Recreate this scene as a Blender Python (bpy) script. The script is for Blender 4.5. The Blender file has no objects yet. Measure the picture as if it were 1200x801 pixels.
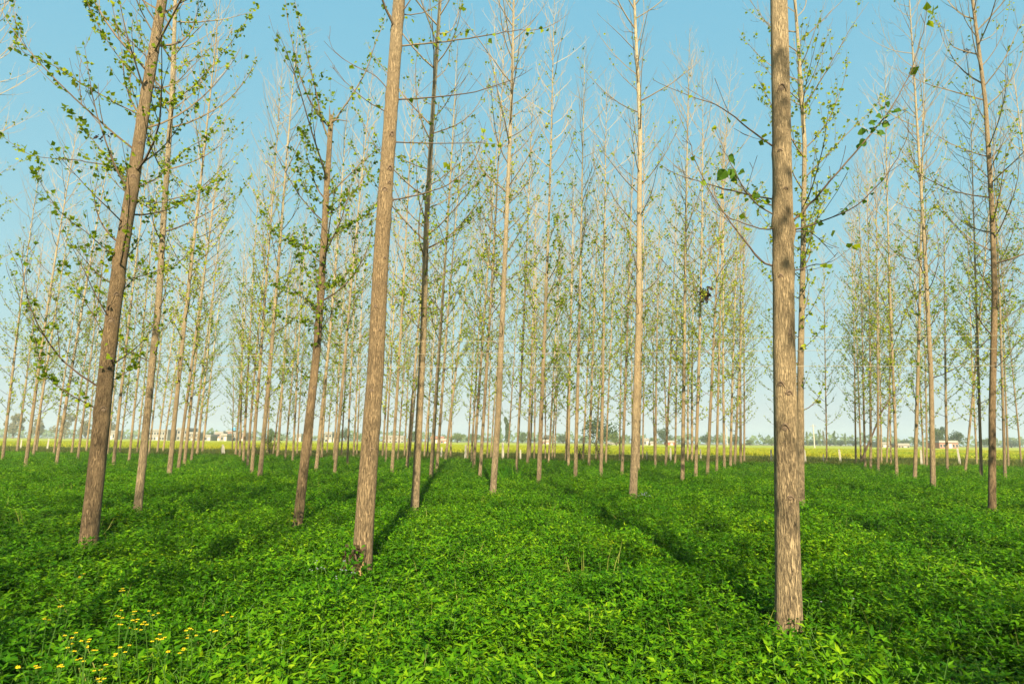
import bpy, math, random
import numpy as np
from mathutils import Vector, Matrix, noise

R = math.radians
SC = bpy.context.scene
COL = SC.collection

# ---------------------------------------------------------------- camera, sky, sun, exposure
cam_data = bpy.data.cameras.new('camera')
cam = bpy.data.objects.new('camera', cam_data)
COL.objects.link(cam)
cam_data.sensor_width = 36.0
cam_data.lens = 21.09
cam_data.clip_start = 0.05
cam_data.clip_end = 5000.0
cam.matrix_world = (Matrix.Translation((0, 0, 1.6)) @ Matrix.Rotation(R(90 + 9.33), 4, 'X')
                    @ Matrix.Rotation(R(0.53), 4, 'Z'))
SC.camera = cam

SUN_EL, SUN_HEAD = R(35.5), R(174.7)          # low morning sun behind the camera, a little to the right
world = bpy.data.worlds.new('World')
SC.world = world
world.use_nodes = True
wn = world.node_tree
wn.nodes.clear()
w_out = wn.nodes.new('ShaderNodeOutputWorld')
w_bg = wn.nodes.new('ShaderNodeBackground')
w_sky = wn.nodes.new('ShaderNodeTexSky')
w_sky.sky_type = 'NISHITA'
w_sky.sun_disc = False
w_sky.sun_elevation = SUN_EL
w_sky.sun_rotation = SUN_HEAD
w_sky.altitude = 0
w_sky.air_density = 1.0
w_sky.dust_density = 1.0
w_sky.ozone_density = 1.0
# the photograph's teal, low-contrast grade of the sky: a power and a gain on each channel
w_sep = wn.nodes.new('ShaderNodeSeparateColor')
w_com = wn.nodes.new('ShaderNodeCombineColor')
wn.links.new(w_sky.outputs['Color'], w_sep.inputs[0])
for ch, pw, gain in ((0, 0.55, 0.95), (1, 0.22, 1.98), (2, 0.05, 2.72)):
    p_ = wn.nodes.new('ShaderNodeMath'); p_.operation = 'POWER'
    wn.links.new(w_sep.outputs[ch], p_.inputs[0]); p_.inputs[1].default_value = pw
    q_ = wn.nodes.new('ShaderNodeMath'); q_.operation = 'MULTIPLY'
    wn.links.new(p_.outputs[0], q_.inputs[0]); q_.inputs[1].default_value = gain
    wn.links.new(q_.outputs[0], w_com.inputs[ch])
wn.links.new(w_com.outputs[0], w_bg.inputs['Color'])
w_bg.inputs['Strength'].default_value = 0.10
wn.links.new(w_bg.outputs['Background'], w_out.inputs['Surface'])

sun_data = bpy.data.lights.new('sun', 'SUN')
sun_data.energy = 5.0
sun_data.angle = R(0.53)
sun_data.color = (1.0, 0.87, 0.62)
sun = bpy.data.objects.new('sun', sun_data)
COL.objects.link(sun)
to_sun = Vector((math.sin(SUN_HEAD) * math.cos(SUN_EL), math.cos(SUN_HEAD) * math.cos(SUN_EL), math.sin(SUN_EL)))
sun.rotation_euler = to_sun.to_track_quat('Z', 'Y').to_euler()
sun.location = to_sun * 60

SC.view_settings.view_transform = 'Standard'
SC.view_settings.look = 'None'
SC.view_settings.exposure = 1.38
SC.view_settings.gamma = 1.0
SC.view_settings.use_curve_mapping = False
SC.render.engine = 'CYCLES'
SC.cycles.max_bounces = 8
SC.cycles.diffuse_bounces = 3
SC.cycles.transparent_max_bounces = 8

# ---------------------------------------------------------------- measurements of the plantation
HERO = {  # name: (base x, y), trunk diameter, trunk axis as offsets from the base, side branches as offsets
 'A': ((-5.23, 7.75), 0.228,
   [(0,0,0), (-0.00266,-0.00179,1.09), (-0.0183,-0.0124,2.27), (-0.0211,-0.0142,3.05), (-0.0176,-0.0119,3.98), (0.018,0.0122,4.96), (0.0442,0.0298,6.24), (0.0947,0.0639,7.87)],
   [[(-0.015,-0.0102,6.02), (-0.314,-0.192,6.15), (-0.628,-0.383,6.30), (-0.843,-0.513,6.42), (-1.17,-0.713,6.54), (-1.24,-0.757,6.92)],
    [(-0.0248,-0.0167,4.98), (-0.255,-0.129,5.30), (-0.548,-0.271,5.68), (-0.722,-0.356,5.91)],
    [(-0.0429,-0.029,5.21), (-0.358,-0.167,5.22), (-0.612,-0.278,5.22), (-1.05,-0.469,5.20), (-1.39,-0.62,5.45)],
    [(-0.00372,-0.00251,6.86), (-0.278,-0.0876,7.19), (-0.764,-0.242,7.61), (-0.99,-0.316,7.84)],
    [(-0.097,-0.0655,6.42), (-0.357,-0.192,6.92), (-0.635,-0.328,7.44), (-0.746,-0.383,7.70)],
    [(0.158,0.107,6.09), (0.359,0.345,6.54), (0.592,0.618,7.17), (0.807,0.869,7.91), (0.982,1.07,8.57)],
    [(0.12,0.0808,4.93), (0.308,0.116,5.18), (0.525,0.155,5.53), (0.833,0.208,5.81), (1.01,0.236,6.12)],
    [(0.0814,0.0549,4.78), (0.511,0.298,4.89), (0.973,0.561,5.34)],
    [(-0.0324,-0.0219,2.81), (-0.32,-0.111,3.30), (-0.494,-0.166,3.58), (-0.641,-0.213,3.79)],
    [(-0.0263,-0.0177,1.91), (-0.168,-0.1,2.02), (-0.38,-0.222,2.17), (-0.571,-0.333,2.39), (-0.688,-0.401,2.79), (-0.784,-0.457,3.26)],
    [(0.0594,0.0401,2.25), (0.155,0.151,2.46), (0.221,0.227,2.66), (0.258,0.269,2.93)],
    [(0.00592,0.00399,3.99), (-0.11,-0.155,4.03), (-0.262,-0.366,4.19), (-0.434,-0.609,4.37), (-0.565,-0.796,4.66), (-0.604,-0.852,4.82)],
    [(0.00273,0.00184,3.93), (-0.068,-0.054,4.06), (-0.141,-0.112,3.95), (-0.166,-0.132,3.80)],
    [(0.00248,0.00167,3.63), (0.271,0.0981,3.76), (0.591,0.211,3.96), (0.869,0.308,4.22)]]),
 'B': ((-1.50, 6.34), 0.237,
   [(0,0,0), (0.0194,0.00457,1.20), (0.0483,0.0114,2.27), (0.053,0.0125,3.58), (0.0757,0.0178,4.79), (0.122,0.0287,6.74)],
   [[(0.0468,0.011,5.50), (-0.0833,-0.0217,5.71), (-0.365,-0.0924,5.82), (-0.544,-0.137,5.95), (-0.626,-0.158,6.12)],
    [(0.203,0.0477,6.13), (0.549,0.132,6.26), (1.07,0.259,6.44), (1.46,0.356,6.59), (1.89,0.46,6.72), (2.20,0.536,6.99)],
    [(0.143,0.0336,5.45), (0.597,-0.0576,5.44), (1.07,-0.165,5.45), (1.47,-0.268,5.53), (1.70,-0.335,5.63)],
    [(0.144,0.0339,4.93), (0.565,0.0149,4.92), (1.11,-0.016,4.91), (1.48,-0.0413,4.87)],
    [(0.136,0.0319,4.21), (0.437,0.0335,4.31), (0.76,0.0335,4.43), (1.00,0.0324,4.65), (1.11,0.0316,4.89), (1.18,0.0309,5.20)],
    [(0.188,0.0441,6.54), (0.38,0.15,6.67), (0.625,0.283,6.95), (0.761,0.356,7.16)],
    [(0.126,0.0296,4.00), (0.169,0.0473,4.03), (0.297,0.1,3.93)],
    [(0.0281,0.0066,5.27), (-0.163,-0.11,5.36), (-0.376,-0.241,5.51), (-0.588,-0.374,5.78)]]),
 'C': ((2.04, 4.70), 0.202,
   [(0,0,0), (0.0594,-0.026,1.34), (0.0997,-0.0437,2.39), (0.147,-0.0642,3.37), (0.186,-0.0816,4.33), (0.222,-0.0974,5.35)],
   [[(0.2,-0.0877,3.30), (0.342,-0.121,3.49), (0.514,-0.161,3.69), (0.758,-0.22,3.97), (0.984,-0.274,4.27), (1.14,-0.312,4.56), (1.25,-0.34,4.88), (1.30,-0.351,5.12)],
    [(0.199,-0.0871,3.27), (0.28,-0.162,3.29), (0.368,-0.244,3.31), (0.548,-0.415,3.37), (0.678,-0.54,3.52), (0.773,-0.634,3.70), (0.819,-0.68,3.85)],
    [(0.233,-0.102,3.28), (0.335,-0.141,3.25), (0.473,-0.195,3.04)],
    [(0.085,-0.0372,2.97), (-0.036,-0.0279,3.06), (-0.199,-0.0164,3.29), (-0.307,-0.00943,3.46), (-0.459,-0.000453,3.76), (-0.553,0.0045,4.05), (-0.586,0.00618,4.28)],
    [(0.168,-0.0735,3.33), (-0.0138,-0.0751,3.30), (-0.191,-0.0787,3.35), (-0.314,-0.0823,3.41), (-0.426,-0.0866,3.55), (-0.523,-0.091,3.75)],
    [(0.0976,-0.0428,3.54), (-0.102,0.11,3.69), (-0.34,0.29,3.85), (-0.541,0.441,4.00), (-0.689,0.55,4.16)],
    [(0.0893,-0.0391,3.38), (-0.00917,-0.0255,3.50), (-0.115,-0.0112,3.64), (-0.218,0.00243,3.87), (-0.278,0.0102,4.05), (-0.339,0.0179,4.24)],
    [(0.114,-0.0498,3.96), (-0.0748,-0.023,4.20), (-0.271,0.00371,4.40), (-0.524,0.0364,4.53), (-0.84,0.0743,4.70)],
    [(0.163,-0.0715,2.94), (0.329,-0.0873,2.99), (0.494,-0.104,3.03), (0.662,-0.122,3.14)]]),
 'D': ((-3.28, 9.53), 0.167,
   [(0,0,0), (0.0662,0.0227,1.39), (0.127,0.0437,2.87), (0.144,0.0495,4.15), (0.128,0.044,5.62), (0.131,0.0451,7.05)],
   [[(0.0711,0.0244,3.65), (-0.0751,0.0115,3.83), (-0.256,-0.00478,3.93), (-0.461,-0.0236,3.98), (-0.645,-0.0409,4.11)],
    [(0.0809,0.0278,3.92), (-0.0766,-0.068,4.27), (-0.192,-0.138,4.49), (-0.266,-0.183,4.79)],
    [(0.0482,0.0165,3.40), (-0.207,0.0106,3.52), (-0.441,0.00417,3.54), (-0.671,-0.00299,3.70)],
    [(0.141,0.0484,3.97), (0.273,0.091,4.13), (0.438,0.144,4.20), (0.679,0.222,4.64)],
    [(0.157,0.0537,5.58), (0.369,0.149,5.95), (0.64,0.271,6.35), (0.819,0.351,6.58), (0.923,0.398,6.71)],
    [(0.157,0.054,5.33), (0.382,0.0649,5.61), (0.713,0.0797,5.83), (0.99,0.0907,6.04)],
    [(0.0879,0.0302,5.89), (-0.0939,0.0234,6.07), (-0.364,0.0124,6.28), (-0.429,0.00961,6.40)],
    [(0.0668,0.0229,6.04), (-0.101,-0.0161,6.39), (-0.264,-0.054,6.65), (-0.327,-0.0686,6.79)],
    [(0.0851,0.0292,5.47), (-0.156,0.0246,5.67), (-0.304,0.0212,5.99), (-0.377,0.0194,6.22)],
    [(0.108,0.037,4.58), (-0.263,0.00988,4.79), (-0.616,-0.0174,4.92), (-0.874,-0.0384,5.28)],
    [(0.121,0.0416,4.80), (0.41,0.0767,5.04), (0.745,0.116,5.28), (0.943,0.139,5.55)],
    [(0.0888,0.0304,6.85), (-0.14,-0.0918,7.17), (-0.351,-0.205,7.65), (-0.522,-0.296,8.31), (-0.662,-0.372,9.05)],
    [(0.062,0.0213,6.61), (-0.0032,-0.0271,6.98), (-0.168,-0.15,7.69), (-0.344,-0.282,8.40), (-0.478,-0.383,8.97)],
    [(0.125,0.0428,6.92), (0.408,0.0441,7.37), (0.678,0.0439,7.91), (0.804,0.0432,8.40), (0.989,0.0417,8.99)]]),
 'E': ((-1.86, 11.97), 0.168,
   [(0,0,0), (0.0331,0.00512,1.85), (0.0602,0.00931,3.56), (0.048,0.00742,6.09), (0.107,0.0166,8.81), (0.183,0.0283,11.30)],
   [[(-0.0178,-0.00276,4.39), (-0.225,-0.126,4.41), (-0.371,-0.213,4.57), (-0.61,-0.358,4.81)],
    [(0.126,0.0194,4.72), (0.559,-0.00419,5.03), (0.926,-0.0252,5.22), (1.26,-0.0452,5.33)],
    [(0.0713,0.011,5.35), (0.495,0.0906,5.75), (0.926,0.172,6.26), (1.14,0.211,6.56)],
    [(0.0969,0.015,4.00), (0.38,-0.064,4.17), (0.588,-0.124,4.38)]]),
 'F': ((-0.46, 15.06), 0.182,
   [(0,0,0), (0.135,0.00399,2.35), (0.228,0.00673,5.42), (0.327,0.00966,8.71), (0.396,0.0117,11.19), (0.42,0.0124,13.80)],
   [[(0.289,0.00854,7.98), (0.538,0.0389,7.97), (0.924,0.0858,8.21), (1.22,0.122,8.57), (1.36,0.139,8.97)],
    [(0.267,0.00788,7.96), (-0.138,-0.0774,8.01), (-0.517,-0.158,8.05)],
    [(0.297,0.00877,7.22), (0.698,-0.0608,7.48), (1.10,-0.131,7.93)],
    [(0.288,0.00851,8.08), (-0.0359,0.0649,8.49), (-0.226,0.0977,8.86), (-0.348,0.119,9.29)]]),
 'G': ((2.85, 14.51), 0.202,
   [(0,0,0), (0.143,-0.0281,2.36), (0.252,-0.0497,4.44), (0.341,-0.0673,7.30), (0.418,-0.0825,9.61), (0.355,-0.07,13.33)],
   []),
 'H': ((10.06, 12.98), 0.153,
   [(0,0,0), (0.187,-0.146,2.34), (0.414,-0.322,4.91), (0.508,-0.395,6.64), (0.607,-0.473,9.24), (0.613,-0.477,11.83)],
   []),
 'I': ((6.22, 13.30), 0.171,
   [(0,0,0), (0.173,-0.0812,3.08), (0.374,-0.175,5.79), (0.557,-0.261,8.45), (0.577,-0.271,10.85), (0.578,-0.271,12.69)],
   []),
 'J': ((-6.79, 11.29), 0.151,
   [(0,0,0), (-0.01,-0.00604,2.42), (-0.0194,-0.0117,4.23), (-0.0776,-0.0467,5.94), (-0.142,-0.0854,8.29), (-0.216,-0.13,9.78)],
   []),
 'K': ((12.60, 18.40), 0.162,
   [(0,0,0), (0.222,-0.152,3.67), (0.381,-0.261,7.99), (0.49,-0.336,11.72)],
   []),
}
# x, y, lean x, lean y, trunk diameter; ordered left to right
POPLARS = [
 (-28.96,34.85,-0.007,-0.006,0.191),
 (-40.01,49.43,-0.008,-0.006,0.219),
 (-22.20,28.03,0.009,0.007,0.188),
 (-32.30,41.32,0.008,0.006,0.208),
 (-40.96,52.73,-0.021,-0.017,0.178),
 (-34.19,45.68,0.009,0.007,0.182),
 (-22.32,30.05,0.026,0.019,0.189),
 (-34.84,48.42,0.011,0.008,0.196),
 (-25.44,35.90,0.009,0.006,0.167),
 (-37.81,54.33,-0.014,-0.010,0.190),
 (-31.03,46.98,-0.005,-0.004,0.167),
 (-18.70,28.82,-0.000,-0.000,0.189),
 (-33.63,52.43,0.001,0.000,0.188),
 (-20.54,32.91,-0.005,-0.003,0.159),
 (-32.46,52.98,-0.014,-0.008,0.193),
 (-25.90,43.66,0.003,0.002,0.160),
 (-27.97,48.24,0.020,0.012,0.178),
 (-30.69,53.81,0.033,0.019,0.200),
 (-11.47,20.62,0.001,0.001,0.192),
 (-14.24,26.24,0.024,0.013,0.164),
 (-16.23,30.42,0.016,0.008,0.191),
 (-18.25,34.90,0.021,0.011,0.176),
 (-24.11,46.91,0.003,0.002,0.237),
 (-29.60,58.49,0.026,0.013,0.250),
 (-29.07,63.63,-0.059,-0.027,0.165),
 (-21.59,47.89,-0.016,-0.007,0.217),
 (-18.51,41.75,-0.043,-0.019,0.190),
 (-14.51,33.18,-0.018,-0.008,0.173),
 (-12.96,30.13,0.001,0.000,0.157),
 (-10.20,24.15,-0.000,-0.000,0.174),
 (-8.43,20.61,0.014,0.006,0.190),
 (-21.65,54.21,-0.028,-0.011,0.179),
 (-19.05,48.87,0.048,0.019,0.162),
 (-17.00,44.46,0.002,0.001,0.236),
 (-14.48,39.18,0.011,0.004,0.157),
 (-12.97,36.35,-0.006,-0.002,0.170),
 (-18.30,52.22,-0.008,-0.003,0.175),
 (-14.83,45.21,0.013,0.004,0.153),
 (-8.24,25.89,0.025,0.008,0.193),
 (-13.45,43.42,0.001,0.000,0.207),
 (-18.04,59.77,0.023,0.007,0.163),
 (-10.72,36.97,0.010,0.003,0.152),
 (-6.60,22.95,0.037,0.011,0.157),
 (-14.11,50.79,0.000,0.000,0.174),
 (-8.61,32.22,-0.010,-0.003,0.140),
 (-11.93,46.22,0.011,0.003,0.191),
 (-13.68,54.12,-0.008,-0.002,0.187),
 (-9.89,46.93,0.019,0.004,0.196),
 (-7.45,36.36,0.017,0.003,0.152),
 (-4.53,23.29,0.019,0.004,0.163),
 (-7.65,41.23,0.037,0.007,0.144),
 (-9.20,52.69,0.022,0.004,0.185),
 (-5.08,29.87,0.056,0.010,0.189),
 (-8.33,50.10,0.044,0.007,0.176),
 (-6.84,47.99,0.044,0.006,0.169),
 (-6.92,50.61,0.004,0.001,0.178),
 (-2.68,20.55,0.027,0.004,0.174),
 (-3.25,26.83,0.053,0.006,0.171),
 (-4.54,42.17,0.088,0.009,0.239),
 (-5.07,51.28,0.006,0.001,0.181),
 (-3.17,44.59,0.039,0.003,0.158),
 (-2.47,37.68,0.046,0.003,0.160),
 (-1.82,29.62,0.056,0.003,0.189),
 (-1.11,21.71,0.042,0.002,0.154),
 (-1.84,47.25,0.024,0.001,0.168),
 (-1.58,47.33,0.052,0.002,0.168),
 (-0.25,45.51,0.048,0.000,0.162),
 (0.22,26.01,0.037,-0.000,0.148),
 (0.95,35.74,0.035,-0.001,0.203),
 (1.42,46.03,0.038,-0.001,0.164),
 (1.67,44.02,0.010,-0.000,0.156),
 (0.82,18.30,0.030,-0.001,0.169),
 (2.61,46.40,-0.000,0.000,0.140),
 (2.30,37.45,0.051,-0.003,0.159),
 (2.98,44.42,0.041,-0.003,0.158),
 (3.50,49.01,0.033,-0.002,0.140),
 (3.66,40.92,0.036,-0.003,0.174),
 (3.17,33.79,0.025,-0.002,0.191),
 (2.17,20.80,0.033,-0.003,0.162),
 (4.84,41.25,0.053,-0.006,0.175),
 (4.18,32.90,0.049,-0.006,0.186),
 (6.28,45.41,0.072,-0.010,0.160),
 (3.43,23.44,0.032,-0.005,0.165),
 (5.95,38.37,0.055,-0.009,0.162),
 (7.14,40.21,0.029,-0.005,0.141),
 (4.72,26.12,0.063,-0.011,0.164),
 (9.19,46.28,0.022,-0.004,0.161),
 (5.93,28.56,0.042,-0.009,0.159),
 (10.01,46.53,0.047,-0.010,0.162),
 (11.00,46.82,0.014,-0.003,0.140),
 (7.68,32.59,0.046,-0.011,0.158),
 (8.54,33.86,0.067,-0.017,0.163),
 (10.99,42.93,0.002,-0.001,0.148),
 (9.80,36.55,0.042,-0.011,0.151),
 (5.70,20.44,0.049,-0.014,0.168),
 (12.00,41.49,0.035,-0.010,0.170),
 (12.31,41.58,0.046,-0.014,0.227),
 (6.88,22.91,0.053,-0.016,0.156),
 (8.11,25.39,0.095,-0.031,0.172),
 (9.54,28.44,0.058,-0.019,0.153),
 (11.27,32.32,0.035,-0.012,0.174),
 (12.44,34.72,0.070,-0.025,0.186),
 (13.69,37.48,0.080,-0.029,0.200),
 (14.11,37.57,0.046,-0.017,0.200),
 (16.25,42.62,0.047,-0.018,0.170),
 (17.12,39.69,0.052,-0.023,0.140),
 (21.92,42.43,0.052,-0.027,0.140),
 (22.27,39.50,0.049,-0.027,0.147),
 (22.66,39.58,0.043,-0.025,0.140),
 (19.71,34.06,0.043,-0.025,0.147),
 (19.37,32.97,0.055,-0.032,0.162),
 (18.54,30.94,0.059,-0.036,0.170),
 (24.20,39.95,0.050,-0.031,0.140),
 (24.58,40.05,0.101,-0.062,0.140),
 (26.01,41.86,0.059,-0.037,0.140),
 (15.99,25.42,0.049,-0.031,0.153),
 (14.49,22.08,0.087,-0.057,0.157),
 (26.40,39.08,0.033,-0.022,0.140),
 (25.55,37.60,0.064,-0.043,0.140),
 (22.58,31.70,0.060,-0.043,0.165),
 (22.16,29.95,0.136,-0.101,0.140),
 (30.49,40.01,0.049,-0.037,0.140),
 (19.97,26.05,0.058,-0.044,0.147),
 (20.04,24.89,0.049,-0.040,0.140),
 (31.69,38.95,0.052,-0.042,0.150),
 (35.61,42.63,0.018,-0.015,0.140),
]
# left to right order of those trunks: place of the foot across and down the photograph
PHOTO_ORDER = [(3,538), (19.5,530), (30,545), (39,534), (43,529), (63,532), (66,543), (84,531), (91,538), (101,529), (126,532), (133,545), (140,530), (151,541), (160.5,530), (174,534), (184,532), (191,530), (198,559), (209,549), (216,544), (224,540), (231,533), (237,529), (272,528), (276,533), (281,536), (285,542), (290,545), (295,553), (304,560), (313,531), (320,533), (325,535), (334,538), (343,540), (348,532), (364,535), (370,551), (377,536), (383,530), (391,540), (392,556), (400,533), (407,544), (414,535), (418,532), (448,535), (452,541), (459,556), (466,538), (474,533), (477,547), (480,534), (497,535), (501,534), (505,562), (512,551), (522,538), (528,534), (548,537), (552,541), (555,548), (562,560), (571,536), (575,536), (595,537), (605,553), (618,543), (621,537), (626,538), (631,569), (639,537), (643,542), (647,538), (650,536), (663,540), (666,545), (674,563), (683,540), (690,546), (698,538), (704,558), (710,542), (726,541), (729,554), (741,538), (748,551), (753,538), (767,538), (768,547), (780,546), (782,540), (791,544), (800,565), (806,541), (811,541), (815,560), (829,556), (840,552), (849,548), (856,546), (861,544), (868,544), (872,541), (908,543), (969,542), (1003,544), (1009,544), (1014,548), (1020.5,549), (1029,551), (1033,544), (1039,544), (1044,543), (1051,558), (1072,564), (1083,545), (1086,546), (1110,551), (1131,553), (1145,545), (1150,558), (1178,560), (1182,546), (1197,544)]
FARTREES = [
 (-260.6, 300, 11.7, 11.6, 'ragged', 2, 'distant greyish tree beyond the field, first from the left edge among the left-hand trunks'),
 (-245.9, 300, 12.7, 11.2, 'ragged', 2, 'distant greyish tree beyond the field, second from the left edge among the left-hand trunks'),
 (-233.3, 300, 10.3, 9.4, 'ragged', 2, 'distant greyish tree beyond the field, third from the left edge among the left-hand trunks'),
 (-220.6, 300, 12.1, 12.4, 'ragged', 2, 'distant greyish tree beyond the field, fourth from the left edge among the left-hand trunks'),
 (-210.1, 300, 9.7, 9.1, 'ragged', 2, 'distant greyish tree beyond the field, fifth from the left edge among the left-hand trunks'),
 (-198.3, 300, 9.0, 9.3, 'ragged', 2, 'distant greyish tree beyond the field, sixth from the left edge among the left-hand trunks'),
 (-142.9, 290, 4.7, 4.1, 'round', 0, 'small dark tree beside the village houses in the left corridor'),
 (-63.1, 160, 4.1, 2.5, 'ragged', 1, 'shrubby tree right of the left corridor'),
 (-68.1, 250, 6.5, 6.2, 'round', 0, 'dark far tree just left of the thick creeper-footed trunk'),
 (-76.2, 300, 5.9, 5.8, 'round', 1, 'pale far tree just right of the dark one left of the creeper-footed trunk'),
 (-45.2, 280, 5.5, 7.1, 'ragged', 1, 'far tree behind the dark brown slim trunk'),
 (-23.9, 270, 5.1, 8.4, 'round', 1, 'light green far tree in the gap left of the tilting cream trunk'),
 (-18.3, 290, 5.1, 8.2, 'round', 1, 'light green far tree close left of the tilting cream trunk'),
 (-4.5, 230, 9.2, 4.6, 'tall', 1, 'narrow light tree behind the tilting cream trunk'),
 (-1.7, 240, 10.3, 5.8, 'tall', 0, 'tall dark grey tree right of the tilting cream trunk'),
 (5.5, 300, 5.8, 7.7, 'ragged', 1, 'low far tree in the gap right of the tilting cream trunk'),
 (25.7, 300, 5.2, 10.2, 'round', 0, 'dark low tree in the middle of the photograph'),
 (18.9, 320, 4.4, 9.1, 'ragged', 2, 'pale low tree left of the middle'),
 (35.4, 300, 3.6, 5.1, 'ragged', 1, 'small low tree left of the big round tree'),
 (28.0, 190, 9.8, 11.8, 'round', 0, 'biggest dark round tree beyond the field, near the middle'),
 (32.0, 185, 4.7, 6.2, 'round', 1, 'light green tree at the right flank of the biggest round tree'),
 (68.7, 300, 3.9, 3.7, 'round', 0, 'tiny dark tree by the small white hut'),
 (71.2, 280, 8.5, 8.5, 'round', 0, 'dark tall tree right of the small white hut'),
 (96.5, 300, 5.8, 7.3, 'round', 0, 'dark far tree, first right of the red brick hut'),
 (95.5, 280, 4.8, 6.0, 'round', 1, 'paler far tree, second right of the red brick hut'),
 (109.9, 300, 5.9, 8.0, 'round', 0, 'dark far tree behind the rightmost trunks of the centre group'),
 (117.9, 300, 3.1, 5.6, 'ragged', 1, 'low far tree right of the centre group'),
 (128.5, 300, 4.0, 7.1, 'round', 1, 'far tree just left of the thickest furrowed trunk'),
 (155.9, 320, 7.5, 3.3, 'tall', 1, 'slim far tree just right of the thickest furrowed trunk'),
 (162.6, 320, 8.4, 4.1, 'tall', 1, 'slim far tree, first of the pair in the wide right gap'),
 (170.0, 330, 8.2, 3.8, 'tall', 2, 'paler slim far tree touching the pair in the wide right gap'),
 (170.3, 320, 8.0, 4.0, 'tall', 1, 'slim far tree in the middle of the wide right gap'),
 (176.1, 320, 6.8, 3.2, 'tall', 1, 'slim far tree at the right side of the wide right gap'),
 (166.6, 350, 3.6, 10.8, 'round', 0, 'dark low hedge-line tree beyond the field, first from the left at right'),
 (174.9, 350, 3.7, 11.6, 'round', 0, 'dark low hedge-line tree beyond the field, second from the left at right'),
 (183.3, 350, 3.8, 11.5, 'round', 0, 'dark low hedge-line tree beyond the field, third from the left at right'),
 (189.7, 350, 3.8, 11.4, 'round', 0, 'dark low hedge-line tree beyond the field, fourth from the left at right'),
 (197.0, 350, 3.9, 10.4, 'round', 0, 'dark low hedge-line tree beyond the field, fifth from the left at right'),
 (211.8, 350, 4.0, 8.5, 'round', 0, 'dark low hedge-line tree beyond the field, sixth from the left at right'),
 (226.5, 350, 4.2, 10.9, 'round', 0, 'dark low hedge-line tree beyond the field, seventh from the left at right'),
 (287.9, 350, 4.7, 11.5, 'round', 0, 'dark low hedge-line tree beyond the field, eighth from the left at right'),
 (300.2, 350, 4.8, 11.3, 'round', 0, 'dark low hedge-line tree beyond the field, ninth from the left at right'),
 (187.1, 280, 5.3, 5.3, 'round', 0, 'dark tree left of the thin dark clump at right'),
 (146.5, 210, 8.5, 5.9, 'round', 0, 'tall dark tree left of the red brick building'),
 (152.4, 215, 7.2, 5.0, 'ragged', 0, 'ragged dark tree touching the red brick building on its left'),
 (172.2, 235, 7.1, 8.1, 'round', 0, 'broad dark round tree behind the red brick building'),
 (204.8, 260, 4.9, 7.6, 'round', 0, 'dark tree right of the red brick building'),
]
HOUSES = [
 (51.2, 230, 2.1, 6, 2.2, 'white', 1, 'small white hut with a flat roof right of the tall bright poplar', {'bays': 2}),
 (52.8, 228, 1.3, 6, 1.1, 'pink', 1, 'low pink shed touching the small white hut', {}),
 (63.4, 240, 3.0, 6, 1.5, 'brick', 1, 'low red brick hut right of the small white hut', {}),
 (144.0, 200, 6.2, 6, 2.2, 'brick', 1, 'long low red brick building at right', {'bays': 6}),
 (138.4, 225, 3.5, 6, 1.6, 'white', 1, 'white flat shed behind the thin trunks at right', {'bays': 3}),
 (145.3, 225, 4.3, 6, 1.2, 'pink', 1, 'long low pinkish shed right of the white flat shed', {'bays': 4}),
 (-69.2, 230, 2.8, 6, 3.5, 'white', 2, 'white two-storey house left of the thick creeper-footed trunk', {'bays': 2}),
 (-67.7, 232, 1.6, 6, 2.3, 'white', 1, 'white annex touching the right of the two-storey house', {'bays': 1}),
 (-48.4, 250, 8.4, 6, 2.5, 'white', 2, 'long white building right of the thick creeper-footed trunk', {'bays': 7}),
 (-29.3, 240, 4.7, 6, 2.0, 'cream', 1, 'cream low house right of the dark brown slim trunk', {'roof': 'gable', 'bays': 3}),
 (-26.4, 238, 2.7, 6, 1.4, 'brick', 1, 'small red brick house right of the cream low house', {'bays': 2}),
 (13.8, 240, 2.4, 6, 1.4, 'brick', 1, 'tiny red brick hut left of the middle', {'bays': 2}),
 (40.1, 240, 4.0, 6, 0.8, 'white', 1, 'low white wall-like shed beneath the biggest round tree', {'bays': 4}),
 (-87.4, 250, 2.0, 6, 2.9, 'white', 1, 'white house left of the snapped-top poplar', {'bays': 2}),
 (-146.0, 250, 9.2, 10, 4.1, 'white', 2, 'large white factory behind the left-hand trunks', {'bays': 8}),
 (-138.1, 255, 4.5, 8, 4.9, 'white', 2, 'tall white block right of the large factory', {'bays': 3}),
 (-131.9, 252, 3.8, 6, 3.2, 'cream', 2, 'cream block left of the left corridor', {'bays': 3}),
 (-123.9, 248, 2.5, 6, 2.2, 'white', 1, 'small white house at the left edge of the corridor', {'bays': 2}),
 (-126.1, 262, 3.7, 6, 3.5, 'pink', 2, 'pink house left in the corridor village', {'bays': 3}),
 (-118.2, 250, 2.6, 6, 2.6, 'cream', 1, 'cream walled shed in the middle of the corridor village', {'bays': 2}),
 (-123.6, 266, 2.7, 6, 4.2, 'brick', 2, 'red brick house with a blue tank in the corridor village', {'bays': 2, 'tank': True}),
 (-117.3, 258, 2.3, 6, 3.4, 'white', 2, 'white house at the right of the corridor village', {'bays': 2}),
 (-116.2, 262, 3.1, 6, 3.4, 'pink', 2, 'pink house behind the trunks right of the corridor village', {'bays': 3}),
 (-177.7, 270, 3.2, 6, 3.7, 'white', 1, 'white low house behind the thick leafy left trunk', {'bays': 3}),
]
POLES = [(84.8, 170, 6.9, 'white slim pole in the wide gap right of the furrowed trunk'), (78.2, 220, 7.2, 'thin pole among the far trees right of the centre')]

# ---------------------------------------------------------------- small helpers
def tag(o, label=None, cat=None, group=None, kind=None):
    if label: o['label'] = label
    if cat: o['category'] = cat
    if group: o['group'] = group
    if kind: o['kind'] = kind
    return o

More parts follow.
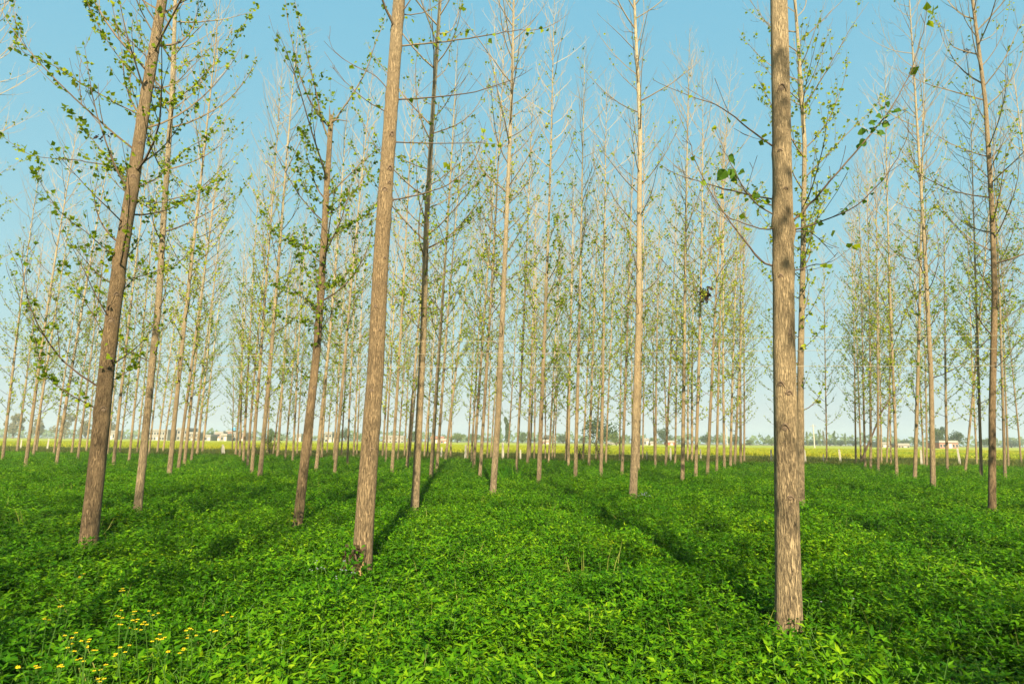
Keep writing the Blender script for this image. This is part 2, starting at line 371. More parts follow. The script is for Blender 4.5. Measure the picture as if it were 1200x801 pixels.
def empty(name, loc=(0, 0, 0), rot=(0, 0, 0)):
    o = bpy.data.objects.new(name, None)
    o.empty_display_size = 0.2
    o.location = loc
    o.rotation_euler = rot
    COL.objects.link(o)
    return o

class MB:
    """collects vertices and faces of one mesh"""
    def __init__(self):
        self.v = []; self.f = []; self.m = []
    def tube(self, pts, rad, n=5, cap=False, mi=0):
        base = len(self.v)
        k = len(pts)
        prev = None
        for i in range(k):
            a = pts[max(0, i - 1)]; b = pts[min(k - 1, i + 1)]
            t = (b - a)
            if t.length < 1e-9: t = Vector((0, 0, 1))
            t.normalize()
            if prev is None:
                ref = Vector((1, 0, 0)) if abs(t.x) < 0.8 else Vector((0, 1, 0))
                u = (ref - t * ref.dot(t)).normalized()
            else:
                u = prev - t * prev.dot(t)
                u = u.normalized() if u.length > 1e-6 else Vector((1, 0, 0))
            prev = u
            w = t.cross(u)
            r = rad[i]
            for j in range(n):
                an = 2 * math.pi * j / n
                self.v.append(pts[i] + u * (math.cos(an) * r) + w * (math.sin(an) * r))
        for i in range(k - 1):
            for j in range(n):
                j2 = (j + 1) % n
                self.f.append((base + i * n + j, base + i * n + j2, base + (i + 1) * n + j2, base + (i + 1) * n + j))
                self.m.append(mi)
        if cap:
            self.f.append(tuple(base + (k - 1) * n + j for j in range(n))); self.m.append(mi)
            self.f.append(tuple(base + j for j in reversed(range(n)))); self.m.append(mi)
    def leaf(self, p, d, up, L, W, fold=0.18, mi=0):
        """a small folded leaf: d = direction from stalk to tip, up = rough upper side"""
        s = d.cross(up)
        if s.length < 1e-4: s = d.cross(Vector((1, 0.3, 0)))
        s.normalize()
        n = s.cross(d).normalized()
        b = len(self.v)
        q = p + d * (L * 0.32) + n * (W * fold)
        self.v += [p, q + s * (W * 0.5), p + d * L, q - s * (W * 0.5)]
        self.f += [(b, b + 1, b + 2), (b, b + 2, b + 3)]
        self.m += [mi, mi]
    def box(self, x0, x1, y0, y1, z0, z1, mi=0):
        b = len(self.v)
        for z in (z0, z1):
            self.v += [Vector((x0, y0, z)), Vector((x1, y0, z)), Vector((x1, y1, z)), Vector((x0, y1, z))]
        for q in ((0, 3, 2, 1), (4, 5, 6, 7), (0, 1, 5, 4), (1, 2, 6, 5), (2, 3, 7, 6), (3, 0, 4, 7)):
            self.f.append(tuple(b + i for i in q)); self.m.append(mi)
    def mesh(self, name, mats, smooth=False):
        me = bpy.data.meshes.new(name)
        me.from_pydata([tuple(v) for v in self.v], [], self.f)
        for m in (mats if isinstance(mats, (list, tuple)) else [mats]): me.materials.append(m)
        if any(self.m): me.polygons.foreach_set('material_index', self.m)
        if smooth: me.polygons.foreach_set('use_smooth', [True] * len(me.polygons))
        me.update()
        return me
    def build(self, name, mats, parent=None, smooth=False, loc=None):
        return link(name, self.mesh(name, mats, smooth), parent, loc)

def link(name, me, parent=None, loc=None):
    o = bpy.data.objects.new(name, me)
    if loc is not None: o.location = loc
    if parent is not None: o.parent = parent
    COL.objects.link(o)
    return o

def rand_unit(rng):
    z = rng.uniform(-1, 1); a = rng.uniform(0, 2 * math.pi); r = math.sqrt(1 - z * z)
    return Vector((r * math.cos(a), r * math.sin(a), z))

# ---------------------------------------------------------------- materials
def new_mat(name):
    m = bpy.data.materials.new(name)
    m.use_nodes = True
    nt = m.node_tree
    nt.nodes.clear()
    out = nt.nodes.new('ShaderNodeOutputMaterial')
    b = nt.nodes.new('ShaderNodeBsdfPrincipled')
    nt.links.new(b.outputs[0], out.inputs['Surface'])
    b.inputs['Roughness'].default_value = 0.8
    if 'Specular IOR Level' in b.inputs: b.inputs['Specular IOR Level'].default_value = 0.25
    return m, nt, b, out

def node(nt, t, **kw):
    n = nt.nodes.new(t)
    for k, v in kw.items():
        if k in n.inputs: n.inputs[k].default_value = v
        else: setattr(n, k, v)
    return n

def ramp(nt, stops, fac, interp='LINEAR'):
    r = nt.nodes.new('ShaderNodeValToRGB')
    r.color_ramp.interpolation = interp
    e = r.color_ramp.elements
    while len(e) > 1: e.remove(e[-1])
    e[0].position = stops[0][0]; e[0].color = (*stops[0][1], 1)
    for p, c in stops[1:]:
        x = e.new(p); x.color = (*c, 1)
    nt.links.new(fac, r.inputs['Fac'])
    return r

def mix(nt, fac, a, b, blend='MIX'):
    n = nt.nodes.new('ShaderNodeMix'); n.data_type = 'RGBA'; n.blend_type = blend
    for k, s in (('Factor', fac), ('A', a), ('B', b)):
        if isinstance(s, (int, float)): n.inputs[k].default_value = s
        elif isinstance(s, tuple): n.inputs[k].default_value = (*s, 1)
        else: nt.links.new(s, n.inputs[k])
    return n.outputs['Result']

def plain(name, col, rough=0.8, var=0.12, scale=3.0):
    m, nt, b, out = new_mat(name)
    tc = node(nt, 'ShaderNodeTexCoord')
    nz = node(nt, 'ShaderNodeTexNoise', Scale=scale, Detail=5.0)
    nt.links.new(tc.outputs['Object'], nz.inputs['Vector'])
    lo = tuple(c * (1 - var * 2) for c in col); hi = tuple(min(1, c * (1 + var * 2)) for c in col)
    r = ramp(nt, [(0.25, lo), (0.75, hi)], nz.outputs['Fac'])
    nt.links.new(r.outputs['Color'], b.inputs['Base Color'])
    b.inputs['Roughness'].default_value = rough
    return m

def leaf_mat(name, stops, trans=0.35, tcol=None, rough=0.5, island=True, big=None):
    """leaf surface: colour differs from leaf to leaf, some light passes through"""
    m, nt, b, out = new_mat(name)
    geo = node(nt, 'ShaderNodeNewGeometry')
    oi = node(nt, 'ShaderNodeObjectInfo')
    a = node(nt, 'ShaderNodeMath', operation='MULTIPLY_ADD')
    nt.links.new(geo.outputs['Random Per Island'], a.inputs[0])
    a.inputs[1].default_value = 0.62
    m2 = node(nt, 'ShaderNodeMath', operation='MULTIPLY')
    nt.links.new(oi.outputs['Random'], m2.inputs[0]); m2.inputs[1].default_value = 0.38
    nt.links.new(m2.outputs[0], a.inputs[2])
    r = ramp(nt, stops, a.outputs[0])
    col = r.outputs['Color']
    if big:                                     # slow drift of colour over the ground, patches of paler growth
        gp = node(nt, 'ShaderNodeNewGeometry')
        nz = node(nt, 'ShaderNodeTexNoise', Scale=big[0], Detail=3.0)
        nt.links.new(gp.outputs['Position'], nz.inputs['Vector'])
        rr = ramp(nt, [(0.35, big[1]), (0.65, big[2])], nz.outputs['Fac'])
        col = mix(nt, 1.0, col, rr.outputs['Color'], 'MULTIPLY')
    nt.links.new(col, b.inputs['Base Color'])
    b.inputs['Roughness'].default_value = rough
    b.inputs['Specular IOR Level'].default_value = 0.06
    tr = node(nt, 'ShaderNodeBsdfTranslucent')
    tc = mix(nt, 1.0, col, tcol or (1.25, 1.25, 0.5), 'MULTIPLY')
    nt.links.new(tc, tr.inputs['Color'])
    ms = node(nt, 'ShaderNodeMixShader', Fac=trans)
    nt.links.new(b.outputs[0], ms.inputs[1]); nt.links.new(tr.outputs[0], ms.inputs[2])
    nt.links.new(ms.outputs[0], out.inputs['Surface'])
    return m

def bark_mat(name, detail, shade=(1, 1, 1)):
    """poplar bark: furrowed grey brown near the ground, smooth and pale cream higher up"""
    m, nt, b, out = new_mat(name)
    tc = node(nt, 'ShaderNodeTexCoord')
    sep = node(nt, 'ShaderNodeSeparateXYZ')
    nt.links.new(tc.outputs['Object'], sep.inputs[0])
    mp = node(nt, 'ShaderNodeMapping'); mp.inputs['Scale'].default_value = (1, 1, 0.11)
    nt.links.new(tc.outputs['Object'], mp.inputs['Vector'])
    # furrows
    vo = node(nt, 'ShaderNodeTexNoise', Scale=118.0, Detail=4.0, Roughness=0.6, Distortion=0.8)
    nt.links.new(mp.outputs[0], vo.inputs['Vector'])
    fur = ramp(nt, [(0.36, (0, 0, 0)), (0.46, (0.6, 0.6, 0.6)), (0.57, (1, 1, 1))], vo.outputs['Fac'])
    # horizontal lenticels of the smooth bark
    mp2 = node(nt, 'ShaderNodeMapping'); mp2.inputs['Scale'].default_value = (1, 1, 3.2)
    nt.links.new(tc.outputs['Object'], mp2.inputs['Vector'])
    le = node(nt, 'ShaderNodeTexNoise', Scale=19.0, Detail=5.0, Roughness=0.7)
    nt.links.new(mp2.outputs[0], le.inputs['Vector'])
    len_r = ramp(nt, [(0.3, (0.3, 0.3, 0.3)), (0.38, (0.9, 0.9, 0.9)), (0.6, (1, 1, 1))], le.outputs['Fac'])
    # broad stains
    st = node(nt, 'ShaderNodeTexNoise', Scale=2.3, Detail=6.0, Roughness=0.6)
    oi = node(nt, 'ShaderNodeObjectInfo')
    add = node(nt, 'ShaderNodeVectorMath', operation='ADD')
    nt.links.new(tc.outputs['Object'], add.inputs[0]); nt.links.new(oi.outputs['Random'], add.inputs[1])
    nt.links.new(add.outputs[0], st.inputs['Vector'])
    # height: 0 at the foot, 1 from about nine metres up
    h = node(nt, 'ShaderNodeMapRange'); h.inputs['From Max'].default_value = 10.0
    nt.links.new(sep.outputs['Z'], h.inputs['Value'])
    hh = node(nt, 'ShaderNodeMath', operation='MULTIPLY_ADD')
    nt.links.new(st.outputs['Fac'], hh.inputs[0]); hh.inputs[1].default_value = 0.5
    sub = node(nt, 'ShaderNodeMath', operation='SUBTRACT'); nt.links.new(h.outputs[0], sub.inputs[0]); sub.inputs[1].default_value = 0.25
    nt.links.new(sub.outputs[0], hh.inputs[2])
    low = mix(nt, fur.outputs['Color'], (0.085, 0.063, 0.041), (0.335, 0.255, 0.15))
    hi2 = node(nt, 'ShaderNodeMapRange'); hi2.inputs['From Min'].default_value = 3.5; hi2.inputs['From Max'].default_value = 10.0
    nt.links.new(sep.outputs['Z'], hi2.inputs['Value'])
    smooth = mix(nt, hi2.outputs[0], (0.33, 0.245, 0.14), (0.46, 0.385, 0.25))
    high = mix(nt, len_r.outputs['Color'], (0.17, 0.115, 0.07), smooth)
    hr = ramp(nt, [(0.04, (0, 0, 0)), (0.34, (1, 1, 1))], hh.outputs[0])
    col = mix(nt, hr.outputs['Color'], low, high)
    sr = ramp(nt, [(0.3, (0.78, 0.76, 0.74)), (0.6, (1.05, 1.05, 1.05))], st.outputs['Fac'])
    col = mix(nt, 1.0, col, sr.outputs['Color'], 'MULTIPLY')
    tone = ramp(nt, [(0.0, (0.82, 0.81, 0.8)), (1.0, (1.12, 1.1, 1.06))], oi.outputs['Random'])
    col = mix(nt, 1.0, col, tone.outputs['Color'], 'MULTIPLY')
    if shade != (1, 1, 1): col = mix(nt, 1.0, col, shade, 'MULTIPLY')
    nt.links.new(col, b.inputs['Base Color'])
    b.inputs['Roughness'].default_value = 0.85
    if detail:
        bm = node(nt, 'ShaderNodeBump', Strength=0.9, Distance=0.02)
        nt.links.new(fur.outputs['Color'], bm.inputs['Height'])
        nt.links.new(bm.outputs[0], b.inputs['Normal'])
    return m

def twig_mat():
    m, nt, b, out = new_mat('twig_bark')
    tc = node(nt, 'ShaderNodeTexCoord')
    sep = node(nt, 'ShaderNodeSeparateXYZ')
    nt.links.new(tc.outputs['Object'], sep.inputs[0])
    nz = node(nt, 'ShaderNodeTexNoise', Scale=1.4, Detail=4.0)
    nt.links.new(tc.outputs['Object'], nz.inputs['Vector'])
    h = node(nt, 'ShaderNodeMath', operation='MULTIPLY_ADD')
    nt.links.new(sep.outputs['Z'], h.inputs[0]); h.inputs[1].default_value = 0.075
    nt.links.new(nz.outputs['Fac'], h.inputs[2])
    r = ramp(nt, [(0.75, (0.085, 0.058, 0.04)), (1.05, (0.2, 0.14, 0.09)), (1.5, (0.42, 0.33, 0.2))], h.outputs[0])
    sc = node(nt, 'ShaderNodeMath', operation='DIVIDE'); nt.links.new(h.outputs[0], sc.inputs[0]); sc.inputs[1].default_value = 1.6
    r = ramp(nt, [(0.42, (0.085, 0.058, 0.04)), (0.62, (0.15, 0.105, 0.065)), (0.95, (0.28, 0.22, 0.135))], sc.outputs[0])  # shaded low undersides and sunlit tops put into colour, with paler young bark
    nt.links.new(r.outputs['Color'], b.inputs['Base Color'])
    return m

BARK = bark_mat('poplar_bark', True)
BARK_BROWN_SHADED = bark_mat('brown_shaded_poplar_bark', True, (0.76, 0.70, 0.66))  # browner copy; on trunk A it paints in the shade of its turned side
BARK_TAN = bark_mat('tan_poplar_bark', True, (0.93, 0.88, 0.84))
BARK_PALE = bark_mat('pale_poplar_bark', True, (1.12, 1.13, 1.15))
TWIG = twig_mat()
POPLEAF = leaf_mat('poplar_leaf', [(0.0, (0.07, 0.14, 0.0078)), (0.45, (0.225, 0.30, 0.0117)), (0.8, (0.38, 0.41, 0.0234)), (1.0, (0.36, 0.312, 0.0468))], 0.45)
DARKLEAF = leaf_mat('broad_poplar_leaf', [(0.0, (0.04, 0.104, 0.016)), (0.6, (0.088, 0.176, 0.02)), (1.0, (0.192, 0.256, 0.032))], 0.4)
CLOVER = leaf_mat('clover_leaf', [(0.0, (0.010, 0.052, 0.003)), (0.35, (0.035, 0.128, 0.003)), (0.7, (0.098, 0.235, 0.004)), (0.93, (0.19, 0.32, 0.007)), (1.0, (0.27, 0.34, 0.01))],
                  0.3, tcol=(1.3, 1.25, 0.4), rough=0.6, big=(0.35, (0.72, 0.85, 0.8), (1.15, 1.08, 1.0)))
STALK = plain('green_stalk', (0.05, 0.12, 0.012), 0.6)
VERGE = leaf_mat('verge_grass', [(0.0, (0.0375, 0.0562, 0.0112)), (0.5, (0.075, 0.105, 0.0225)), (1.0, (0.165, 0.15, 0.045))], 0.3, big=(0.12, (0.7, 0.8, 0.8), (1.2, 1.1, 1.0)))
FIELDLEAF = leaf_mat('field_leaf', [(0.0, (0.165, 0.225, 0.015)), (0.5, (0.27, 0.3, 0.0225)), (1.0, (0.39, 0.36, 0.0263))], 0.3, big=(0.05, (0.8, 0.9, 0.9), (1.15, 1.05, 1.0)))
CREEPER = leaf_mat('dark_creeper_leaf', [(0.0, (0.03, 0.012, 0.012)), (0.5, (0.05, 0.04, 0.015)), (1.0, (0.06, 0.13, 0.02))], 0.25)
DRYLEAF = leaf_mat('dead_leaf', [(0.0, (0.012, 0.008, 0.007)), (0.6, (0.025, 0.015, 0.012)), (1.0, (0.06, 0.03, 0.02))], 0.1)
YELLOW = plain('yellow_petal', (0.56, 0.43, 0.008), 0.6, 0.1)
LILAC = plain('lilac_petal', (0.351, 0.328, 0.484), 0.6, 0.1)
WHITEPAINT = plain('weathered_white_paint', (0.386, 0.358, 0.295), 0.8, 0.1, 6)
GREYPOST = plain('weathered_grey_wood', (0.26, 0.24, 0.2), 0.85, 0.15, 6)
WIRE = plain('pale_wire', (0.39, 0.335, 0.234), 0.6, 0.05)

# ---------------------------------------------------------------- ground, field, crop
EDGE = lambda x: 42.3 - 0.17 * x             # where the green crop ends and the open land begins
def ground_material():
    m, nt, b, out = new_mat('soil')
    geo = node(nt, 'ShaderNodeNewGeometry')
    nz = node(nt, 'ShaderNodeTexNoise', Scale=1.7, Detail=8.0)
    nt.links.new(geo.outputs['Position'], nz.inputs['Vector'])
    r = ramp(nt, [(0.3, (0.07, 0.058, 0.03)), (0.7, (0.17, 0.14, 0.075))], nz.outputs['Fac'])
    nt.links.new(r.outputs['Color'], b.inputs['Base Color'])
    return m

def field_material():
    m, nt, b, out = new_mat('flowering_field')
    geo = node(nt, 'ShaderNodeNewGeometry')
    mp = node(nt, 'ShaderNodeMapping'); mp.inputs['Scale'].default_value = (0.02, 0.09, 1)
    nt.links.new(geo.outputs['Position'], mp.inputs['Vector'])
    nz = node(nt, 'ShaderNodeTexNoise', Scale=1.0, Detail=7.0, Roughness=0.6)
    nt.links.new(mp.outputs[0], nz.inputs['Vector'])
    n2 = node(nt, 'ShaderNodeTexNoise', Scale=2.5, Detail=5.0)
    nt.links.new(geo.outputs['Position'], n2.inputs['Vector'])
    r = ramp(nt, [(0.3, (0.16, 0.22, 0.02)), (0.5, (0.28, 0.31, 0.022)), (0.7, (0.38, 0.35, 0.03))], nz.outputs['Fac'])
    r2 = ramp(nt, [(0.3, (0.75, 0.8, 0.75)), (0.7, (1.1, 1.1, 1.05))], n2.outputs['Fac'])
    col = mix(nt, 1.0, r.outputs['Color'], r2.outputs['Color'], 'MULTIPLY')
    nt.links.new(col, b.inputs['Base Color'])
    bm = node(nt, 'ShaderNodeBump', Strength=1.0, Distance=0.3)
    nt.links.new(n2.outputs['Fac'], bm.inputs['Height']); nt.links.new(bm.outputs[0], b.inputs['Normal'])
    return m

g = MB()
S = 900
N = 24
for j in range(N + 1):
    for i in range(N + 1):
        g.v.append(Vector((-S + 2 * S * i / N, -S + 2 * S * j / N, 0)))
for j in range(N):
    for i in range(N):
        a = j * (N + 1) + i
        g.f.append((a, a + 1, a + N + 2, a + N + 1)); g.m.append(0)
tag(g.build('ground', ground_material()), kind='structure')

fm = MB()                                    # the open yellow field beyond the plantation, gently uneven
xs = np.linspace(-420, 420, 85); ys = np.concatenate([np.linspace(0, 60, 25), np.linspace(66, 262, 34)])
for yy in ys:
    for xx in xs:
        y = 66 - 0.17 * max(-120, min(120, xx)) + yy
        z = 0.38 + 0.10 * noise.noise(Vector((xx * 0.05, y * 0.12, 0)))
        if yy == 0: z = 0.0
        fm.v.append(Vector((xx, y, z)))
for j in range(len(ys) - 1):
    for i in range(len(xs) - 1):
        a = j * len(xs) + i
        fm.f.append((a, a + 1, a + len(xs) + 1, a + len(xs))); fm.m.append(0)
tag(fm.build('field', field_material(), smooth=True), kind='structure')

def clover_clump(rng, n_stems, rad, height, L, n_leaves):
    """one tuft of the fodder crop: thin stalks carrying leaves of three narrow leaflets"""
    mb = MB()
    for _ in range(n_stems):
        a = rng.uniform(0, 2 * math.pi); rr = rad * math.sqrt(rng.random())
        base = Vector((math.cos(a) * rr, math.sin(a) * rr, 0))
        hgt = height * rng.uniform(0.6, 1.12)
        lean = Vector((rng.gauss(0, 0.28), rng.gauss(0, 0.28), 1)).normalized()
        top = base + lean * hgt
        midp = base + lean * (hgt * 0.5) + Vector((rng.gauss(0, .012), rng.gauss(0, .012), 0))
        mb.tube([base, midp, top], [0.003, 0.0026, 0.0016], 3, mi=1)
        for k in range(n_leaves):
            t = 1.0 - 0.5 * (k / max(1, n_leaves)) * rng.uniform(0.8, 1.2) if k else 1.0
            p = base.lerp(midp, t * 2) if t < 0.5 else midp.lerp(top, t * 2 - 1)
            az = rng.uniform(0, 2 * math.pi)
            out = Vector((math.cos(az), math.sin(az), rng.uniform(0.05, 0.9))).normalized()
            pet = p + out * (L * rng.uniform(0.3, 0.9))
            for s in (-1, 0, 1):
                an = s * rng.uniform(0.75, 1.25)
                d = Vector((out.x * math.cos(an) - out.y * math.sin(an), out.x * math.sin(an) + out.y * math.cos(an), out.z * 0.6 + rng.uniform(-0.45, 0.35))).normalized()
                l = L * rng.uniform(0.75, 1.25)
                mb.leaf(pet, d, Vector((rng.gauss(0, .3), rng.gauss(0, .3), 1)), l, l * rng.uniform(0.32, 0.46), rng.uniform(-0.05, 0.3))
    return mb

def grass_clump(rng, n, rad, height, width):
    mb = MB()
    for _ in range(n):
        a = rng.uniform(0, 2 * math.pi); rr = rad * math.sqrt(rng.random())
        b = Vector((math.cos(a) * rr, math.sin(a) * rr, 0))
        h = height * rng.uniform(0.5, 1.2)
        lean = Vector((rng.gauss(0, .3), rng.gauss(0, .3), 1)).normalized()
        s = lean.cross(rand_unit(rng)).normalized() * width
        m = b + lean * h * 0.6
        t = b + lean * h + Vector((lean.x, lean.y, -0.2)) * h * 0.25
        i = len(mb.v)
        mb.v += [b - s * .6, b + s * .6, m + s, m - s, t]
        mb.f += [(i, i + 1, i + 2, i + 3), (i + 3, i + 2, i + 4)]; mb.m += [0, 0]
    return mb

def source(name, meshes):
    """unlinked collection that holds the tufts the ground cover repeats"""
    c = bpy.data.collections.new(name)
    for i, me in enumerate(meshes):
        c.objects.link(bpy.data.objects.new(name, me))
    return c

def scatter(name, pts, rots, scales, idx, coll):
    """ground cover: one object whose points each carry a tuft"""
    me = bpy.data.meshes.new(name)
    me.from_pydata(pts, [], [])
    a = me.attributes.new('turn', 'FLOAT_VECTOR', 'POINT'); a.data.foreach_set('vector', np.array(rots, dtype=np.float32).ravel())
    a = me.attributes.new('size', 'FLOAT_VECTOR', 'POINT'); a.data.foreach_set('vector', np.array(scales, dtype=np.float32).ravel())
    a = me.attributes.new('pick', 'INT', 'POINT'); a.data.foreach_set('value', np.array(idx, dtype=np.int32))
    o = link(name, me)
    ng = bpy.data.node_groups.new(name, 'GeometryNodeTree')
    ng.interface.new_socket('Geometry', in_out='INPUT', socket_type='NodeSocketGeometry')
    ng.interface.new_socket('Geometry', in_out='OUTPUT', socket_type='NodeSocketGeometry')
    gi = ng.nodes.new('NodeGroupInput'); go = ng.nodes.new('NodeGroupOutput')
    ip = ng.nodes.new('GeometryNodeInstanceOnPoints')
    ci = ng.nodes.new('GeometryNodeCollectionInfo')
    ci.inputs['Collection'].default_value = coll
    ci.inputs['Separate Children'].default_value = True
    ci.inputs['Reset Children'].default_value = True
    def attr(nm, t):
        n = ng.nodes.new('GeometryNodeInputNamedAttribute'); n.data_type = t
        n.inputs['Name'].default_value = nm
        return n.outputs['Attribute']
    e2r = ng.nodes.new('FunctionNodeEulerToRotation')
    ng.links.new(attr('turn', 'FLOAT_VECTOR'), e2r.inputs[0])
    ng.links.new(gi.outputs[0], ip.inputs['Points'])
    ng.links.new(ci.outputs[0], ip.inputs['Instance'])
    ip.inputs['Pick Instance'].default_value = True
    ng.links.new(attr('pick', 'INT'), ip.inputs['Instance Index'])
    ng.links.new(e2r.outputs[0], ip.inputs['Rotation'])
    ng.links.new(attr('size', 'FLOAT_VECTOR'), ip.inputs['Scale'])
    ng.links.new(ip.outputs[0], go.inputs[0])
    md = o.modifiers.new('cover', 'NODES'); md.node_group = ng
    return tag(o, kind='stuff')

rng = random.Random(11)
near_src = source('clover_near', [clover_clump(rng, 18, 0.17, 0.37, 0.048, 8).mesh('clover_tuft', [CLOVER, STALK]) for _ in range(7)])
far_src = source('clover_far', [clover_clump(rng, 17, 0.33, 0.36, 0.055, 5).mesh('clover_tuft', [CLOVER, STALK]) for _ in range(6)])

def bare(x, y):
    """thin, dry spots in the crop left of the pale leaning poplar"""
    return max(math.exp(-((x - cx_) / rx) ** 2 - ((y - cy_) / ry) ** 2) for cx_, cy_, rx, ry in ((-8.8, 9.6, 1.3, 1.6), (-6.0, 9.2, .6, .9)))

FEET = [(h[0][0], h[0][1], {'B': .38, 'C': -.22}.get(k, .22)) for k, h in HERO.items()]
def foot(x, y):
    """the crop stands a little lower close round the bigger trunks"""
    return 1 - sum(w * math.exp(-((x - fx) ** 2 + (y + .25 - fy) ** 2) / 0.16) for fx, fy, w in FEET)

def lumps(x, y):
    """height of the crop: uneven stand with a few thin, low spots"""
    a = noise.noise(Vector((x * 0.85, y * 0.85, 3.1)))
    b = noise.noise(Vector((x * 1.9, y * 1.9, 7.7)))
    c = noise.noise(Vector((x * 4.1, y * 4.1, 1.3)))
    return max(0.5, min(1.5, 0.95 + 0.34 * a + 0.42 * b + 0.22 * c)) * (1 - 0.75 * bare(x, y)) * foot(x, y)

def crop(name, y0, y1, step, half, coll, n, zs=1.0):
    pts, rots, scs, idx = [], [], [], []
    y = y0
    while y < y1:
        hw = half(y)
        x = -hw
        while x < hw:
            px = x + rng.uniform(-.5, .5) * step; py = y + rng.uniform(-.5, .5) * step
            x += step
            if py > EDGE(px) + 0.6 * noise.noise(Vector((px * .4, 0, 0))): continue
            s = lumps(px, py) * rng.uniform(0.88, 1.12)
            if s < 0.60: continue
            pts.append((px, py, 0.0)); rots.append((rng.gauss(0, .14), rng.gauss(0, .14), rng.uniform(0, 6.283)))
            scs.append((rng.uniform(.9, 1.15), rng.uniform(.9, 1.15), s * zs)); idx.append(rng.randrange(n))
        y += step
    return scatter(name, pts, rots, scs, idx, coll)

c1 = crop('clover_crop', -2.5, 22.0, 0.20, lambda y: 6.0 + max(0, y) * 1.0, near_src, 7)
tag(c1, 'dense bright green clover crop covering the ground in the foreground', 'crop')
c2 = crop('clover_crop', 22.0, 60.0, 0.42, lambda y: 14 + y * 1.05, far_src, 6)
tag(c2, 'even green clover crop between the far poplar rows', 'crop')

# pale dry stalks standing here and there among the clover
STRAW = leaf_mat('dry_stalk', [(0.0, (0.10, 0.15, 0.02)), (0.6, (0.22, 0.24, 0.05)), (1.0, (0.32, 0.27, 0.11))], .2)
straw_src = source('dry_stalk', [grass_clump(rng, 5, 0.09, 0.46, 0.0035).mesh('dry_stalk', STRAW) for _ in range(4)])
pts, rots, scs, idx = [], [], [], []
for k in range(320):
    y = 2.5 + 16 * rng.random() ** 1.3; x = rng.uniform(-1, 1) * (1.5 + y)
    pts.append((x, y, 0)); rots.append((0, 0, rng.uniform(0, 6.28))); scs.append((1, 1, rng.uniform(.75, 1.15))); idx.append(rng.randrange(4))
tag(scatter('dry_stalks', pts, rots, scs, idx, straw_src), 'thin pale dry stalks scattered through the green clover crop', 'stalks')

# rough grass strip between the crop and the yellow field, then the first plants of that field
verge_src = source('verge_tuft', [grass_clump(rng, 46, 0.5, 0.5, 0.012).mesh('verge_tuft', VERGE) for _ in range(5)])
field_src = source('field_tuft', [grass_clump(rng, 40, 0.6, 0.30, 0.03).mesh('field_tuft', FIELDLEAF) for _ in range(5)])
pts, rots, scs, idx = [], [], [], []
for k in range(12000):
    x = rng.uniform(-85, 62); d = rng.uniform(0, 1) ** 1.4 * 20
    y = EDGE(x) + 0.1 + d
    s = 0.55 + 0.5 * rng.random() + 0.5 * noise.noise(Vector((x * .2, y * .2, 0)))
    if s < 0.35: continue
    pts.append((x, y, 0)); rots.append((0, 0, rng.uniform(0, 6.28))); scs.append((1.1, 1.1, s)); idx.append(rng.randrange(5))
tag(scatter('rough_grass', pts, rots, scs, idx, verge_src), 'rough dull green grass strip along the far edge of the crop', 'grass')
pts, rots, scs, idx = [], [], [], []
for k in range(17000):
    x = rng.uniform(-105, 100); d = rng.uniform(0, 1) ** 1.3 * 75
    y = 66 - 0.17 * x + 0.5 + d
    z = 0.34
    s = 0.8 + 0.4 * rng.random()
    pts.append((x, y, z)); rots.append((0, 0, rng.uniform(0, 6.28))); scs.append((1.2, 1.2, s)); idx.append(rng.randrange(5))
tag(scatter('yellow_crop', pts, rots, scs, idx, field_src), 'bright yellow green flowering crop in the open field beyond the trees', 'crop')

# ---------------------------------------------------------------- poplars
def twig(mb, leaves, rng, p, d, L, r, n=5, up=0.45, leafy=0.0, lsize=0.06, sides=3, depth=0, dens=1.0):
    """a shoot that bends upward, with finer shoots and leaf clusters on it"""
    pts = [p.copy()]; dd = d.copy(); seg = L / n
    rads = [r]
    wob = Vector((rng.gauss(0, .05), rng.gauss(0, .05), 0))
    for i in range(n):
        dd = (dd + Vector((0, 0, up / n)) + wob + Vector((rng.gauss(0, .05), rng.gauss(0, .05), rng.gauss(0, .04)))).normalized()
        pts.append(pts[-1] + dd * seg)
        rads.append(max(0.0024, r * (1 - 0.84 * (i + 1) / n)))
    mb.tube(pts, rads, sides)
    if depth > 0:
        m = max(1, int(L / (0.32 / dens)))
        for k in range(m):
            t = 0.18 + 0.78 * (k + rng.random()) / m
            i = min(n - 1, int(t * n)); q = pts[i].lerp(pts[i + 1], t * n - i)
            ax = (pts[i + 1] - pts[i]).normalized()
            side = ax.cross(rand_unit(rng)).normalized()
            nd = (ax * rng.uniform(0.7, 1.1) + side * rng.uniform(0.45, 0.9)).normalized()
            l2 = L * (1 - t * 0.65) * rng.uniform(0.25, 0.6)
            twig(mb, leaves, rng, q, nd, l2, max(0.003, rads[i] * 0.55), 3, up, leafy, lsize, 3, depth - 1, dens)
    if leafy > 0:
        steps = max(1, int(L / 0.11))
        for k in range(steps):
            if rng.random() > leafy: continue
            t = (k + rng.random()) / steps
            i = min(n - 1, int(t * n)); q = pts[i].lerp(pts[i + 1], t * n - i)
            leaf_bunch(leaves, rng, q, rng.choice((1, 2, 3, 4)), lsize)
    return pts, rads

def leaf_bunch(leaves, rng, q, n, lsize):
    o = rand_unit(rng); o.z = abs(o.z) * 0.5
    for _ in range(n):
        d = (o + rand_unit(rng) * 0.9); d.z -= 0.25
        d.normalize()
        b = q + rand_unit(rng) * lsize * 0.7
        l = lsize * rng.uniform(0.6, 1.25)
        leaves.leaf(b, d, rand_unit(rng) + Vector((0, 0, 0.8)), l, l * 0.9, rng.uniform(-.1, .25))

